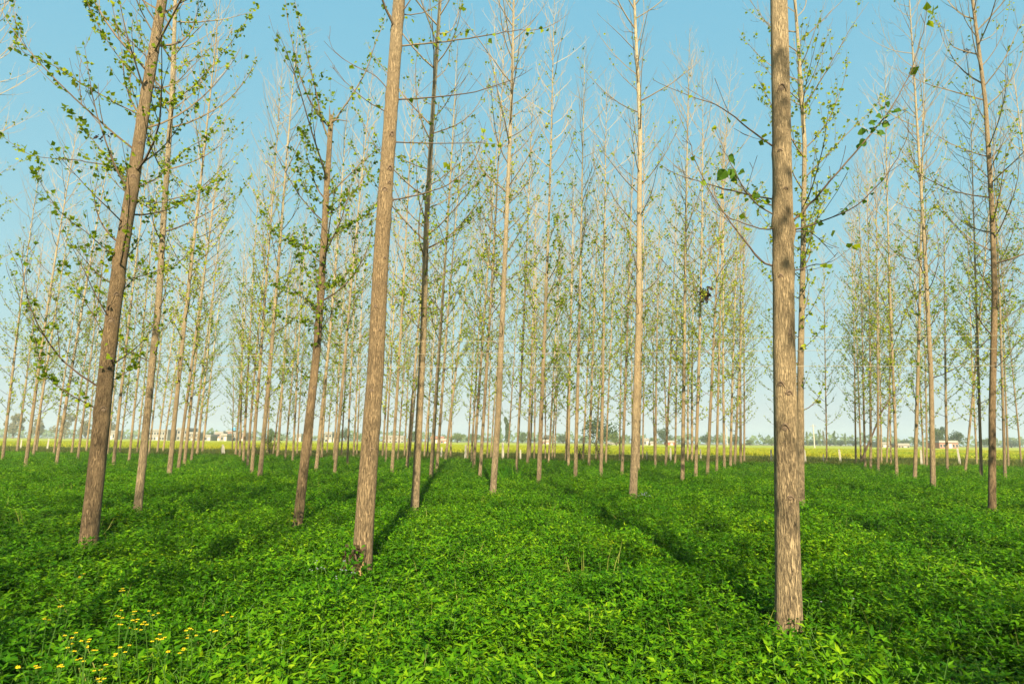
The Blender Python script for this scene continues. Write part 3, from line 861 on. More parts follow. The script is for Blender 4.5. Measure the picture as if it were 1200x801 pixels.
def axis_point(path, z):
    for a, b in zip(path[:-1], path[1:]):
        if z <= b.z: return a.lerp(b, (z - a.z) / (b.z - a.z))
    a, b = path[-2], path[-1]
    return b + (b - a) * ((z - b.z) / (b.z - a.z))

def trunk_radius(r0, H, z):
    t = max(0.0, min(1.0, z / H))
    return r0 * (1 - t) ** 0.85 * (1 + 0.32 * math.exp(-z / 0.22)) + 0.004

def trunk_mesh(path, r0, H, ztop, rng, fine, knots=()):
    """tapering stem with a flared foot, swellings where branches leave and old branch scars"""
    mb = MB()
    n = 28 if fine else 10
    zs = []
    z = -0.12
    while z < ztop:
        zs.append(z); z += (0.055 if z < 6.5 else 0.25) if fine else (0.4 if z < 10 else 0.9)
    zs.append(ztop)
    seed = rng.uniform(0, 100)
    for z in zs:
        c = axis_point(path, z)
        r = trunk_radius(r0, H, max(0, z))
        for j in range(n):
            a = 2 * math.pi * j / n
            ca, sa = math.cos(a), math.sin(a)
            k = 1 + 0.05 * noise.noise(Vector((ca * 1.2 + seed, sa * 1.2, z * 0.9)))
            if fine:
                rough = max(0.12, 1 - z / 5.0)
                k += 0.055 * rough * noise.noise(Vector((ca * 5.5 + seed, sa * 5.5, z * 2.6)))
                for (kz, ka, kr) in knots:
                    if abs(z - kz) < 0.3:
                        da = (a - ka + math.pi) % (2 * math.pi) - math.pi
                        k += kr * math.exp(-((z - kz) / 0.055) ** 2 - (da / 0.42) ** 2)
            mb.v.append(Vector((c.x + ca * r * k, c.y + sa * r * k, z)))
    for i in range(len(zs) - 1):
        for j in range(n):
            j2 = (j + 1) % n
            mb.f.append((i * n + j, i * n + j2, (i + 1) * n + j2, (i + 1) * n + j)); mb.m.append(0)
    mb.f.append(tuple((len(zs) - 1) * n + j for j in range(n))); mb.m.append(0)
    return mb

def leafiness(z, H, k):
    t = z / H
    if t < 0.34: return k
    if t < 0.64: return k * (0.65 - t) / 0.31
    return k * 0.02

def grow_crown(rng, path, r0, H, hb, k_leaf, z_from=None, dens=1.0, lsize=0.07, sides=4, every=0.24, scale=1.0, z_to=99):
    mb, lv = MB(), MB()
    z = hb; az = rng.uniform(0, 6.28)
    while z < min(H - 0.25, z_to):
        if z_from is None or z >= z_from:
            t = (z - hb) / (H - hb)
            L = 3.0 * scale * (0.60 + 0.95 * t) * (1 - t) ** 0.5 * rng.uniform(0.55, 1.2)
            if t < 0.15: L *= rng.uniform(0.4, 1.0)
            ang = R(66 - 22 * t) + rng.gauss(0, 0.14)
            d = Vector((math.cos(az) * math.sin(ang), math.sin(az) * math.sin(ang), math.cos(ang)))
            p = axis_point(path, z)
            rr = min(trunk_radius(r0, H, z) * 0.55, 0.006 + 0.0048 * L)
            twig(mb, lv, rng, p + d * trunk_radius(r0, H, z) * 0.6, d, L, rr, 8, 1.05, leafiness(z, H, k_leaf), lsize, sides, 2, dens)
        z += every * (1.08 - 0.45 * (z - hb) / (H - hb)) * rng.uniform(0.4, 1.6); az += 2.4 + rng.gauss(0, .5)
    # leafy shoots straight from the stem
    for _ in range(int(10 * k_leaf / 0.3)):
        z = rng.uniform(hb, H * 0.6); a = rng.uniform(0, 6.28)
        d = Vector((math.cos(a), math.sin(a), 0.7)).normalized()
        p = axis_point(path, z)
        twig(mb, lv, rng, p + d * trunk_radius(r0, H, z) * .8, d, rng.uniform(.15, .4), .003, 2, .4, 0.9, lsize, 3, 0)
    # leading shoot
    return mb, lv

LEAN = Vector((0, 0, 0))
def hero(key, label, H, hb, k_leaf, k_own, seed, ztop=None, crown=True, z_from=None, lsize=0.065, dens=1.0, z_to=99):
    """one of the poplars close enough to show its own trunk line and every larger branch"""
    (bx, by), dia, pth, brs = HERO[key]
    rng = random.Random(seed)
    path = [Vector(p) for p in pth]
    path[0].z = -0.15
    r0 = dia / 2 * (0.80 if key == 'B' else 0.86)
    root = empty('poplar_tree', (bx, by, 0))
    tag(root, label, 'tree', 'poplars of the plantation')
    ztop = ztop or H
    knots = []
    for b in brs:
        v = Vector(b[0]) - axis_point(path, b[0][2])
        q = Vector(b[1]) - Vector(b[0])
        knots.append((b[0][2], math.atan2(q.y, q.x), 0.13))
    for _ in range(16): knots.append((rng.uniform(0.7, 6.5), rng.uniform(0, 6.28), rng.uniform(0.04, 0.12)))
    trunk_mesh(path, r0, H, ztop, rng, True, knots).build('trunk', {'A': BARK_BROWN_SHADED, 'B': BARK_TAN, 'D': BARK_BROWN_SHADED, 'H': BARK_BROWN_SHADED, 'F': BARK_PALE, 'G': BARK_PALE, 'J': BARK_PALE}.get(key, BARK), root, True)
    lv = MB()
    for b in brs:
        mb = MB()
        pts = [Vector(p) for p in b]
        v = pts[0] - axis_point(path, pts[0].z)
        d0 = (pts[1] - pts[0]).normalized()
        start = axis_point(path, pts[0].z) + d0 * trunk_radius(r0, H, pts[0].z) * 0.5
        pts[0] = start
        # smooth the measured line a little
        fine = []
        for i in range(len(pts) - 1):
            p0 = pts[max(0, i - 1)]; p1 = pts[i]; p2 = pts[i + 1]; p3 = pts[min(len(pts) - 1, i + 2)]
            for s in range(4):
                t = s / 4
                fine.append(0.5 * ((2 * p1) + (p2 - p0) * t + (2 * p0 - 5 * p1 + 4 * p2 - p3) * t * t + (3 * p1 - p0 - 3 * p2 + p3) * t ** 3))
        fine.append(pts[-1])
        fine = [f + Vector((rng.gauss(0, .003), rng.gauss(0, .003), rng.gauss(0, .003))) if 0 < i else f for i, f in enumerate(fine)]
        L = sum((fine[i + 1] - fine[i]).length for i in range(len(fine) - 1))
        rb = min(0.0095, 0.004 + 0.003 * L) * (1.8 if (key == 'D' and L > 1.4) else 1.0)
        rad = [max(0.002, rb * (1 - 0.8 * i / (len(fine) - 1))) for i in range(len(fine))]
        mb.tube(fine, rad, 6, True)
        n = max(2, int(L / 0.2 * dens))
        for k in range(n):
            t = 0.12 + 0.86 * (k + rng.random()) / n
            i = min(len(fine) - 2, int(t * (len(fine) - 1)))
            ax = (fine[i + 1] - fine[i]).normalized()
            side = ax.cross(rand_unit(rng)).normalized()
            nd = (ax * 0.9 + side * rng.uniform(.4, .9)).normalized()
            twig(mb, lv, rng, fine[i], nd, rng.uniform(.1, .5) * (1.25 - t), 0.0026, 3, 0.5, k_own, lsize, 3, 0 if rng.random() < .6 else 1)
        if k_own > 0:
            for k in range(int(L / (0.022 if not (key == 'D' and L > 1.4) else 0.09))):
                if rng.random() < k_own:
                    i = rng.randrange(1, len(fine)); leaf_bunch(lv, rng, fine[i] + rand_unit(rng) * .02, rng.choice((1, 2, 3)), lsize)
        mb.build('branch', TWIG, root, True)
    if crown:
        mb, l2 = grow_crown(rng, path, r0, H, hb, k_leaf, z_from, dens, lsize, z_to=z_to)
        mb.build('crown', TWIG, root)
        off = len(lv.v)
        lv.v += l2.v; lv.f += [tuple(i + off for i in f) for f in l2.f]; lv.m += l2.m
    if lv.f:
        tag(lv.build('foliage', POPLEAF, root), kind='stuff')
    return root, path, r0

hA = hero('A', 'thick leafy poplar on the far left, its trunk leaning to the right', 17.5, 2.2, 0.45, 0.7, 21, lsize=0.062)
hB = hero('B', 'thick bare-trunked poplar left of centre with dark creeper at its foot', 18, 5.2, 0.10, 0.05, 22, z_from=6.2)
hC = hero('C', 'thickest nearest poplar at right, straight furrowed trunk with two large-leaved branches', 18, 5.3, 0.12, 0.045, 23, z_from=6.0, dens=0.8)
hD = hero('D', 'leafy brown poplar whose top has snapped off, two pale shoots rising above it', 12.5, 2.2, 0.75, 0.9, 24, ztop=HERO['D'][2][-1][2], z_to=6.0)
hE = hero('E', 'dark brown slim poplar just right of the creeper-footed trunk, a shadow strip before it', 18, 3.4, 0.42, 0.5, 25)
hF = hero('F', 'pale cream poplar left of centre tilting right, tall grass tuft at its foot', 18.5, 4.0, 0.36, 0.18, 26)
hG = hero('G', 'tall bright straight poplar right of centre with small blue flowers at its foot', 18.5, 4.4, 0.24, 0.1, 27)
hH = hero('H', 'dark-sided poplar at far right with many thin upswept branches', 18, 3.2, 0.36, 0.2, 28)
hI = hero('I', 'leafy poplar half hidden directly behind the thickest furrowed trunk', 18, 2.3, 0.82, 0.2, 29, lsize=0.075)
hJ = hero('J', 'pale slender poplar leaning right, first trunk right of the thick leafy one', 18, 3.0, 0.42, 0.2, 30)
hK = hero('K', 'straight poplar with pale bark at right, nearest to the low red brick building', 18.5, 3.6, 0.32, 0.2, 31)

# scars of lost branches on the nearest trunks: a dark hollow under an arched lip
SCAR = plain('branch_scar_bark', (0.15, 0.105, 0.068), .9, .2, 20)
def scar(h, H, z, off, w, hh):
    root, path, r0 = h
    c0 = root.location
    a0 = math.atan2(-c0.y, -c0.x) + off
    mb = MB()
    def on(u, v, out):
        zz = z + v; r = trunk_radius(r0, H, zz) * 1.0 + out; a = a0 + u / max(.03, r)
        c = axis_point(path, zz)
        return Vector((c.x + math.cos(a) * r, c.y + math.sin(a) * r, zz))
    lip = [on(w * s, hh * (0.55 - 1.3 * s * s), 0.002) for s in (-1, -.7, -.4, -.15, .15, .4, .7, 1)]
    mb.tube(lip, [.003, .006, .008, .009, .009, .008, .006, .003], 5)
    i = len(mb.v)
    ring = [on(w * .5 * math.cos(t * .7854), hh * (-.25 + .42 * math.sin(t * .7854)), 0.004) for t in range(8)]
    mb.v += ring + [on(0, -hh * .25, 0.007)]
    for t in range(8): mb.f.append((i + t, i + (t + 1) % 8, i + 8)); mb.m.append(0)
    mb.build('branch_scar', SCAR, root, True)
for z, off, w, hh in ((4.59, .45, .035, .045), (4.33, -.1, .035, .04), (4.42, .5, .022, .03), (5.0, .4, .03, .05), (3.55, .5, .015, .02), (2.75, .35, .018, .02), (2.1, -.3, .025, .02), (1.5, .2, .03, .02), (3.0, -.4, .02, .02)): scar(hB, 18, z, off, w, hh)
for z, off, w, hh in ((2.45, .55, .012, .05), (1.98, .35, .03, .03), (1.72, -.05, .035, .04), (2.05, -.35, .028, .03), (4.5, .1, .035, .05), (3.95, -.2, .02, .015), (3.62, .3, .02, .015), (2.9, -.25, .02, .02), (1.2, .3, .03, .025)): scar(hC, 18, z, off, w, hh)
for z, off, w, hh in ((1.95, .1, .05, .05), (2.6, .3, .045, .045), (3.1, -.2, .05, .05), (3.45, .15, .04, .04), (4.4, .1, .035, .04), (5.1, -.1, .035, .04), (5.6, .25, .03, .035)): scar(hA, 17.5, z, off, w, hh)
for z, off, w, hh in ((2.4, .3, .03, .04), (3.3, -.2, .035, .04), (3.9, .2, .04, .06), (5.6, .0, .03, .05)): scar(hD, 12.5, z, off, w, hh)

# jagged end of the snapped trunk
root, path, r0 = hD
zt = HERO['D'][2][-1][2]
mb = MB(); rr = trunk_radius(r0, 12.5, zt); c = axis_point(path, zt)
for k in range(5):
    a = k * 1.26
    b = c + Vector((math.cos(a), math.sin(a), 0)) * rr * 0.6
    mb.tube([b - Vector((0, 0, .1)), b + Vector((0, 0, .02)), b + Vector((math.cos(a) * .02, math.sin(a) * .02, [.18, .06, .12, .22, .05][k]))], [rr * .42, rr * .36, .003], 5)
mb.tube([c - Vector((0, 0, .06)), c + Vector((.12, 0, -.03)), c + Vector((.3, .02, -.05))], [.018, .012, .004], 5)
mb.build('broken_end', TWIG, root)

# large young leaves on two branches of the nearest trunk, each one a leaf of its own
def big_leaf_mesh(rng):
    mb = MB()
    L = 1.0
    outline = [(0, 0), (.16, .02), (.40, .16), (.50, .34), (.40, .58), (.2, .82), (0, 1.05)]
    mid = []
    for t in (0.0, 0.34, 0.7, 1.05):
        mid.append(Vector((0, t, -0.16 * t * t)))
    left = [Vector((-x, y, 0.10 - 0.18 * y * y + rng.uniform(-.03, .03))) for x, y in outline[1:-1]]
    right = [Vector((x, y, 0.10 - 0.18 * y * y + rng.uniform(-.03, .03))) for x, y in outline[1:-1]]
    mb.v = mid + left + right
    l0 = 4; r0_ = 9
    for o_, flip in ((l0, False), (r0_, True)):
        fs = [(0, o_, o_ + 1, 1), (1, o_ + 1, o_ + 2), (1, o_ + 2, o_ + 3, 2), (2, o_ + 3, o_ + 4), (2, o_ + 4, 3)]
        for f in fs:
            mb.f.append(tuple(reversed(f)) if not flip else f); mb.m.append(0)
    mb.tube([Vector((0, -.55, .12)), Vector((0, -.2, .04)), Vector((0, 0, 0))], [.016, .014, .012], 3, mi=1)
    return mb.mesh('leaf', [DARKLEAF, STALK], False)
rng = random.Random(77)
leaf_meshes = [big_leaf_mesh(rng) for _ in range(4)]
rootC, pathC, rC = hC
def leaves_along(branch, t0, t1, n, size, droop):
    pts = [Vector(p) for p in HERO['C'][3][branch]]
    for k in range(n):
        t = (t0 + (t1 - t0) * (k + rng.random()) / n) * (len(pts) - 1)
        i = min(len(pts) - 2, int(t)); q = pts[i].lerp(pts[i + 1], t - i)
        s = size * rng.uniform(0.65, 1.2)
        d = rand_unit(rng); d.z = d.z * 0.5 - droop; d.normalize()
        o = link('leaf', rng.choice(leaf_meshes), rootC)
        n_ = (rand_unit(rng) + Vector((0, -1.2, 0.5))).normalized()
        x = d.cross(n_).normalized(); z = x.cross(d)
        M = Matrix((x, d, z)).transposed().to_4x4() @ Matrix.Diagonal((s, s, s, 1))
        o.matrix_local = Matrix.Translation(q + d * s * 0.5 + rand_unit(rng) * 0.025) @ M
leaves_along(6, 0.52, 0.76, 9, 0.092, 0.35)
leaves_along(0, 0.42, 0.58, 22, 0.062, 0.1)
leaves_along(0, 0.05, 0.4, 12, 0.036, 0.1)
leaves_along(1, 0.1, 0.7, 18, 0.038, 0.2)
leaves_along(5, 0.05, 0.3, 5, 0.05, 0.2)

# the rest of the plantation: eight grown forms, copied tree by tree
def grown_form(seed):
    rng = random.Random(seed)
    H = 18.0
    path = [Vector((0, 0, -0.2))]
    x = y = 0.0
    ph1, ph2 = rng.uniform(0, 6), rng.uniform(0, 6)
    for z in range(1, 10):
        path.append(Vector((0.06 * math.sin(z * .5 + ph1) - .06 * math.sin(ph1), 0.06 * math.sin(z * .45 + ph2) - .06 * math.sin(ph2), z * 2.0)))
    r0 = 0.1
    tm = trunk_mesh(path, r0, H, H, rng, False).mesh('trunk', BARK, True)
    k = rng.uniform(0.36, 0.54)
    mb, lv = grow_crown(rng, path, r0, H, rng.uniform(1.9, 3.2), k, dens=0.85, lsize=0.088, sides=3, every=0.25, scale=1.05)
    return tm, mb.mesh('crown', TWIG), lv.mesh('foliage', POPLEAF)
FORMS = [grown_form(100 + i) for i in range(9)]

# landmarks by which the smaller trees are told apart: x of the trunk's foot in the photograph's order
MARKS = [(118, 'thick leafy left poplar'), (163, 'pale leaning slender poplar'), (354, 'snapped-top poplar'), (430, 'creeper-footed poplar'),
         (489, 'dark brown slim poplar'), (580, 'tilting cream poplar'), (742, 'tall bright poplar'), (925, 'thickest furrowed poplar'),
         (1092.5, 'pale poplar by the brick building'), (1162.5, 'dark-sided right poplar')]
def ordinal(n): return {1: 'first', 2: 'second', 3: 'third', 4: 'fourth', 5: 'fifth', 6: 'sixth', 7: 'seventh', 8: 'eighth', 9: 'ninth', 10: 'tenth',
                        11: 'eleventh', 12: 'twelfth'}[n]
def tree_labels(pix):
    """a label for every smaller trunk: nearer trees by their order between two landmarks, thin far ones likewise"""
    out = [None] * len(pix)
    def bucket(x):
        k = 0
        for i, (mx, _) in enumerate(MARKS):
            if x >= mx: k = i + 1
        return k
    groups = {}
    for i, (x, y) in enumerate(pix):
        near = 'mid-distance' if y >= 545 else 'thin distant'
        groups.setdefault((bucket(x), near), []).append(i)
    for (b, near), ids in groups.items():
        n = len(ids)
        for r, i in enumerate(ids):
            left = MARKS[b - 1][1] if b > 0 else None
            right = MARKS[b][1] if b < len(MARKS) else None
            if left and (r < (n + 1) // 2 or not right):
                out[i] = '%s poplar, %s of its size right of the %s' % (near, ordinal(r + 1), left)
            else:
                out[i] = '%s poplar, %s of its size left of the %s' % (near, ordinal(n - r), right)
    return out
LABELS = tree_labels(PHOTO_ORDER)
def plant(x, y, lx, ly, dia, H, form, label, turn):
    root = empty('poplar_tree', (x, y, 0))
    up = Vector((lx, ly, 1)).normalized()
    q = Vector((0, 0, 1)).rotation_difference(up)
    root.rotation_euler = (q.to_matrix() @ Matrix.Rotation(turn, 3, 'Z')).to_euler()
    sxy = dia / 0.2 * 0.80
    tm, cm, lm = FORMS[form]
    sz = H / 18.0
    o = link('trunk', tm, root); o.scale = (sxy, sxy, sz)
    o = link('crown', cm, root); o.scale = (sz, sz, sz)
    o = tag(link('foliage', lm, root), kind='stuff'); o.scale = (sz, sz, sz)
    tag(root, label, 'tree', 'poplars of the plantation')
    return root
rng = random.Random(5)
for i, (x, y, lx, ly, dia) in enumerate(POPLARS):
    plant(x, y, lx, ly, dia, rng.uniform(16.6, 19.6), rng.randrange(len(FORMS)), LABELS[i], rng.uniform(0, 6.28))
# trees of the same rows just outside the picture; those behind the camera throw their shade into it
for (x, y) in [(-17.0, 17.3), (-23.0, 24.2), (18.9, 16.0), (21.8, 24.0), (-3.4, -9.6), (-6.4, -4.0), (-13.6, 7.4), (10.5, 7.0), (-2.6, -2.6), (3.1, -2.4), (-6.6, -0.5), (6.4, 0.2), (-4.4, -6.8), (4.9, -6.4)]:
    plant(x, y, rng.gauss(0, .01), rng.gauss(0, .01), 0.2, rng.uniform(17, 19), rng.randrange(len(FORMS)),
          'poplar of the same rows standing outside the photograph', rng.uniform(0, 6.28))['group'] = 'poplars outside the picture'

# ---------------------------------------------------------------- small growth and scraps
def dead_cluster(loc, n, spread, size, label, name='dried_leaf_cluster'):
    rng = random.Random(int(loc[2] * 100))
    root = empty(name, loc)
    mb = MB()
    for k in range(n):
        p = Vector((rng.gauss(0, .5) * spread, rng.gauss(0, .4) * spread, rng.gauss(0, .5) * spread))
        for _ in range(3):
            d = (rand_unit(rng) + Vector((0, 0, -0.5))).normalized()
            l = size * rng.uniform(.6, 1.3)
            mb.leaf(p + rand_unit(rng) * size * .3, d, rand_unit(rng), l, l * .75, rng.uniform(-.3, .4))
    mb.build('withered_leaves', DRYLEAF, root)
    st = MB()
    for k in range(5):
        a = Vector((rng.gauss(0, .4) * spread, rng.gauss(0, .3) * spread, rng.uniform(-.5, .5) * spread))
        st.tube([Vector((0, 0, spread * .9)), a * .4 + Vector((0, 0, spread * .3)), a], [.006, .005, .003], 3)
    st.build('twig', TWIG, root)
    tag(root, label, 'dead leaves')
    return root
dead_cluster((7.33, 22.2, 7.12), 30, .26, .16, 'dark ragged clump of dead leaves hanging on a slim trunk right of centre')
dead_cluster((3.95, 23.2, 9.7), 7, .26, .07, 'string of tiny brown scraps beside a tall trunk near the centre')
dead_cluster((-5.53, 7.54, 5.59), 3, .06, .06, 'small brown dead leaf scrap left of the thick leafy trunk')
dead_cluster((11.6, 32.0, 12.6), 4, .14, .12, 'small brown scrap high among the far crowns left of the furrowed trunk')
dead_cluster((14.3, 17.2, 13.9), 3, .09, .11, 'tiny dark scrap at the upper right among bare twigs')

def shoot_plant(name, loc, n, h, mat, lsize, label, cat, seed, lw=0.5, part='leaves', spread=0.08):
    rng = random.Random(seed)
    root = empty(name, loc)
    st, lf = MB(), MB()
    for k in range(n):
        a = rng.uniform(0, 6.28)
        b = Vector((math.cos(a), math.sin(a), 0)) * rng.uniform(0, spread)
        t = b + Vector((rng.gauss(0, .1), rng.gauss(0, .1), h * rng.uniform(.6, 1.1)))
        m = (b + t) / 2 + Vector((rng.gauss(0, .02), rng.gauss(0, .02), 0))
        st.tube([b, m, t], [.004, .0035, .002], 4)
        for j in range(8):
            q = m.lerp(t, rng.random()) if rng.random() < .7 else b.lerp(m, rng.uniform(.4, 1))
            d = rand_unit(rng); d.z *= .5; d.normalize()
            l = lsize * rng.uniform(.6, 1.2)
            lf.leaf(q, d, Vector((0, 0, 1)) + rand_unit(rng) * .6, l, l * lw, rng.uniform(-.1, .2))
    st.build('stem', STALK, root); tag(lf.build(part, mat, root), kind='stuff')
    tag(root, label, cat)
    return root
# creeper climbing the foot of the bare thick trunk
(bx, by), dB, _, _ = HERO['B']
rng = random.Random(3)
root = empty('creeper', (bx, by - dB * .55, 0))
st, lf, lf2 = MB(), MB(), MB()
for k in range(6):
    x = rng.uniform(-.12, .1); pts = [Vector((x, -.03, .05))]
    for i in range(5): pts.append(pts[-1] + Vector((rng.gauss(0, .02), 0.004, .105)))
    st.tube(pts, [.004] * 6, 4)
    for i in range(22):
        t = rng.uniform(1, 4.99) ; q = pts[int(t)].lerp(pts[int(t) + 1], t - int(t))
        d = (rand_unit(rng) + Vector((0, -.3, -.5))).normalized(); l = rng.uniform(.04, .085)
        (lf if rng.random() < .4 else lf2).leaf(q + Vector((0, -.015, 0)), d, Vector((0, -1, .4)) + rand_unit(rng) * .4, l, l * .42)
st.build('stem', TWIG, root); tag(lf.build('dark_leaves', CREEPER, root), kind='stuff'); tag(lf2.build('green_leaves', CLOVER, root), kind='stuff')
tag(root, 'dark reddish creeper clinging to the foot of the thick trunk left of centre', 'creeper')
mb = MB()
mb.tube([Vector((0, 0, 0)), Vector((.02, -.03, .12)), Vector((.01, -.02, .24)), Vector((.04, .0, .33))], [.02, .028, .024, .008], 6, True)
tag(mb.build('bark_strip', plain('fresh_bark', (0.34, 0.2, 0.1)), None, False, (bx + .02, by - dB * .62, 0.08)), 'peeling orange brown bark strip at the foot of the creeper-clad trunk', 'bark')
(dx, dy), dD, _, _ = HERO['D']
shoot_plant('sucker_shoot', (dx - .02, dy - .12, 0), 5, .62, POPLEAF, .075, 'small leafy sucker shoot at the foot of the snapped-top poplar', 'shoot', 8, .8)
# grass tuft beside the tilting cream trunk
def tuft(loc, n, rad, h, w, mat, label, seed):
    o = grass_clump(random.Random(seed), n, rad, h, w).build('grass_tuft', mat, None, False, loc)
    return tag(o, label, 'grass')
tuft((-0.05, 20.2, 0), 60, .28, .95, .012, CLOVER, 'tall dark grass tuft just right of the tilting cream trunk', 4)

def flower_plant(name, loc, n, h, petal, pname, fs, label, group, seed, heads):
    """a weed with thin stalks ending in small flower heads"""
    rng = random.Random(seed)
    root = empty(name, loc)
    st, lf = MB(), MB()
    for k in range(n):
        b = Vector((rng.gauss(0, .03), rng.gauss(0, .03), 0))
        t = b + Vector((rng.gauss(0, .08), rng.gauss(0, .08), h * rng.uniform(.85, 1.08)))
        m = (b + t) / 2 + Vector((rng.gauss(0, .02), rng.gauss(0, .02), 0))
        st.tube([b, m, t], [.004, .003, .002], 4)
        for j in range(6):
            q = b.lerp(t, rng.uniform(.2, .85)); d = rand_unit(rng); d.z = abs(d.z) * .6; d.normalize()
            lf.leaf(q, d, Vector((0, 0, 1)), .07 * rng.uniform(.6, 1.2), .02)
        fl = MB()
        for j in range(heads):
            c = t + Vector((rng.gauss(0, fs), rng.gauss(0, fs), rng.gauss(0, fs * .6)))
            st.tube([t - Vector((0, 0, .03)), c], [.0015, .0012], 3)
            tilt = rng.uniform(-.5, .1)
            for a in range(5):
                an = a * 1.2566 + rng.uniform(-.2, .2)
                d = Vector((math.cos(an), math.sin(an), .35 + tilt * .3)).normalized()
                fl.leaf(c, d, Vector((0, -.4, 1)), fs * rng.uniform(.65, .9), fs * .6, .1)
            fl.leaf(c + Vector((0, 0, .002)), Vector((0, -.5, .8)).normalized(), Vector((0, -1, .2)), fs * .6, fs * .6)
        fl.build('flower', petal, root)
    st.build('stem', STALK, root); tag(lf.build('leaves', CLOVER, root), kind='stuff')
    tag(root, label, 'flower', group)
    return root
FLOWERS = [((-2.94, 4.26), 1, 'topmost and farthest yellow flower plant at the lower left'),
           ((-2.61, 3.97), 1, 'yellow flower plant second highest at the lower left'),
           ((-2.56, 3.60), 2, 'leftmost tall yellow flower plant at the lower left'),
           ((-2.20, 3.46), 3, 'yellow flower plant with two heads midway in the lower left patch'),
           ((-2.10, 3.20), 3, 'bushy yellow flower plant near the middle of the lower left patch'),
           ((-2.13, 3.06), 3, 'yellow flower plant at the bottom left of the flower patch'),
           ((-1.95, 3.05), 3, 'yellow flower plant at the bottom edge, left of centre of the patch'),
           ((-2.03, 3.42), 1, 'lone single-headed yellow flower plant in the middle of the patch'),
           ((-1.90, 3.36), 3, 'yellow flower plant with a broad double cluster right of the patch middle'),
           ((-1.68, 3.24), 4, 'yellow flower plant with the densest cluster at the right of the patch'),
           ((-2.00, 3.72), 1, 'small yellow flower plant at the upper right of the patch'),
           ((-1.76, 3.62), 1, 'small yellow flower plant at the far upper right of the patch'),
           ((-1.57, 3.24), 2, 'rightmost yellow flower plant of the lower left patch'),
           ((-1.80, 2.99), 4, 'yellow flower plant cut by the bottom edge of the photograph')]
for i, ((x, y), n, lab) in enumerate(FLOWERS):
    flower_plant('yellow_flower_plant', (x, y, 0), n, .62, YELLOW, 'flower', .014, lab, 'yellow flower plants at lower left', 40 + i, 3)
flower_plant('lilac_flower_plant', (bx - .3, by - .35, 0), 5, .42, LILAC, 'flower', .011, 'pale lilac weed flowers left of the creeper-clad trunk foot', 'lilac weeds', 71, 2)
flower_plant('lilac_flower_plant', (bx - .06, by - .55, 0), 4, .40, LILAC, 'flower', .011, 'pale lilac weed flowers directly before the creeper-clad trunk foot', 'lilac weeds', 72, 2)
(cx, cy), dC, _, _ = HERO['C']
flower_plant('lilac_flower_plant', (cx + .32, cy - .05, 0), 2, .46, LILAC, 'flower', .011, 'single lilac weed flower right of the thickest furrowed trunk', 'lilac weeds', 73, 1)
(gx, gy), dG, _, _ = HERO['G']
flower_plant('blue_flower_plant', (gx + .12, gy - .5, 0), 7, .45, LILAC, 'flower', .018, 'small bluish flowers at the foot of the tall bright poplar', 'lilac weeds', 74, 3)

# dead leaning stem among the right-hand trunks
mb = MB()
mb.tube([Vector((0, 0, 0)), Vector((.75, .1, 1.35)), Vector((1.25, .1, 2.3)), Vector((1.9, .15, 3.6)), Vector((2.6, .1, 4.6)), Vector((3.2, .1, 4.9))], [.07, .062, .055, .05, .04, .02], 7, True)
tag(mb.build('dead_stem', plain('dark_dead_wood', (0.09, 0.06, 0.04)), None, True, (22.4, 39.5, 0)), 'dark dead stem leaning right between the thin trunks at right', 'dead stem')

# low bushes on the crop edge
def bush(loc, rad, h, n, lsize, mat, label, seed):
    rng = random.Random(seed)
    root = empty('bush', loc)
    st, lf = MB(), MB()
    for k in range(9):
        a = rng.uniform(0, 6.28)
        t = Vector((math.cos(a) * rad * rng.uniform(.3, .9), math.sin(a) * rad * rng.uniform(.3, .9), h * rng.uniform(.6, 1)))
        st.tube([Vector((0, 0, 0)), t * .5 + Vector((0, 0, .1 * h)), t], [.02, .014, .006], 4)
        for j in range(n // 9):
            q = (t * rng.uniform(.35, 1.05)) + rand_unit(rng) * rad * rng.uniform(.1, .45)
            q.z = max(.05, q.z)
            l = lsize * rng.uniform(.6, 1.3)
            lf.leaf(q, rand_unit(rng), Vector((0, 0, 1)) + rand_unit(rng) * .6, l, l * .6)
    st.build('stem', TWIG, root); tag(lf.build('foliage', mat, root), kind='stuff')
    tag(root, label, 'bush', 'bushes along the crop edge')
BUSHLEAF = leaf_mat('bush_leaf', [(0.0, (0.03, 0.055, 0.012)), (0.6, (0.07, 0.11, 0.02)), (1.0, (0.15, 0.17, 0.04))], .3)
bush((-19.5, 49.5, 0), 1.0, 2.4, 650, .11, BUSHLEAF, 'dark bush at the crop edge right of the open corridor', 1)
bush((6.4, 43.5, 0), .8, 2.1, 500, .10, BUSHLEAF, 'bush at the crop edge below the big round far tree', 2)
bush((4.9, 43.0, 0), .7, 1.3, 300, .10, BUSHLEAF, 'low bush at the crop edge left of the big round far tree', 3)
bush((-20.8, 50.2, 0), .7, 1.4, 300, .10, BUSHLEAF, 'low green bush beside the open corridor', 4)

# overhead wires that cross in front of the trees
for i, (z0, sl) in enumerate(((3.30, .020), (3.085, .018), (2.845, .011))):
    mb = MB(); pts = []
    for k in range(41):
        x = -42 + 84 * k / 40
        pts.append(Vector((x, 0, z0 + sl * (x - 1) - .10 * (1 - (x / 42) ** 2) + .1)))
    mb.tube(pts, [.003] * 41, 4)
    o = mb.build('overhead_wire', WIRE, None, False, (0, 10.1, 0))
    tag(o, ('topmost', 'middle', 'lowest')[i] + ' of the three thin pale wires stretched across the trees', 'wire', 'thin pale wires')

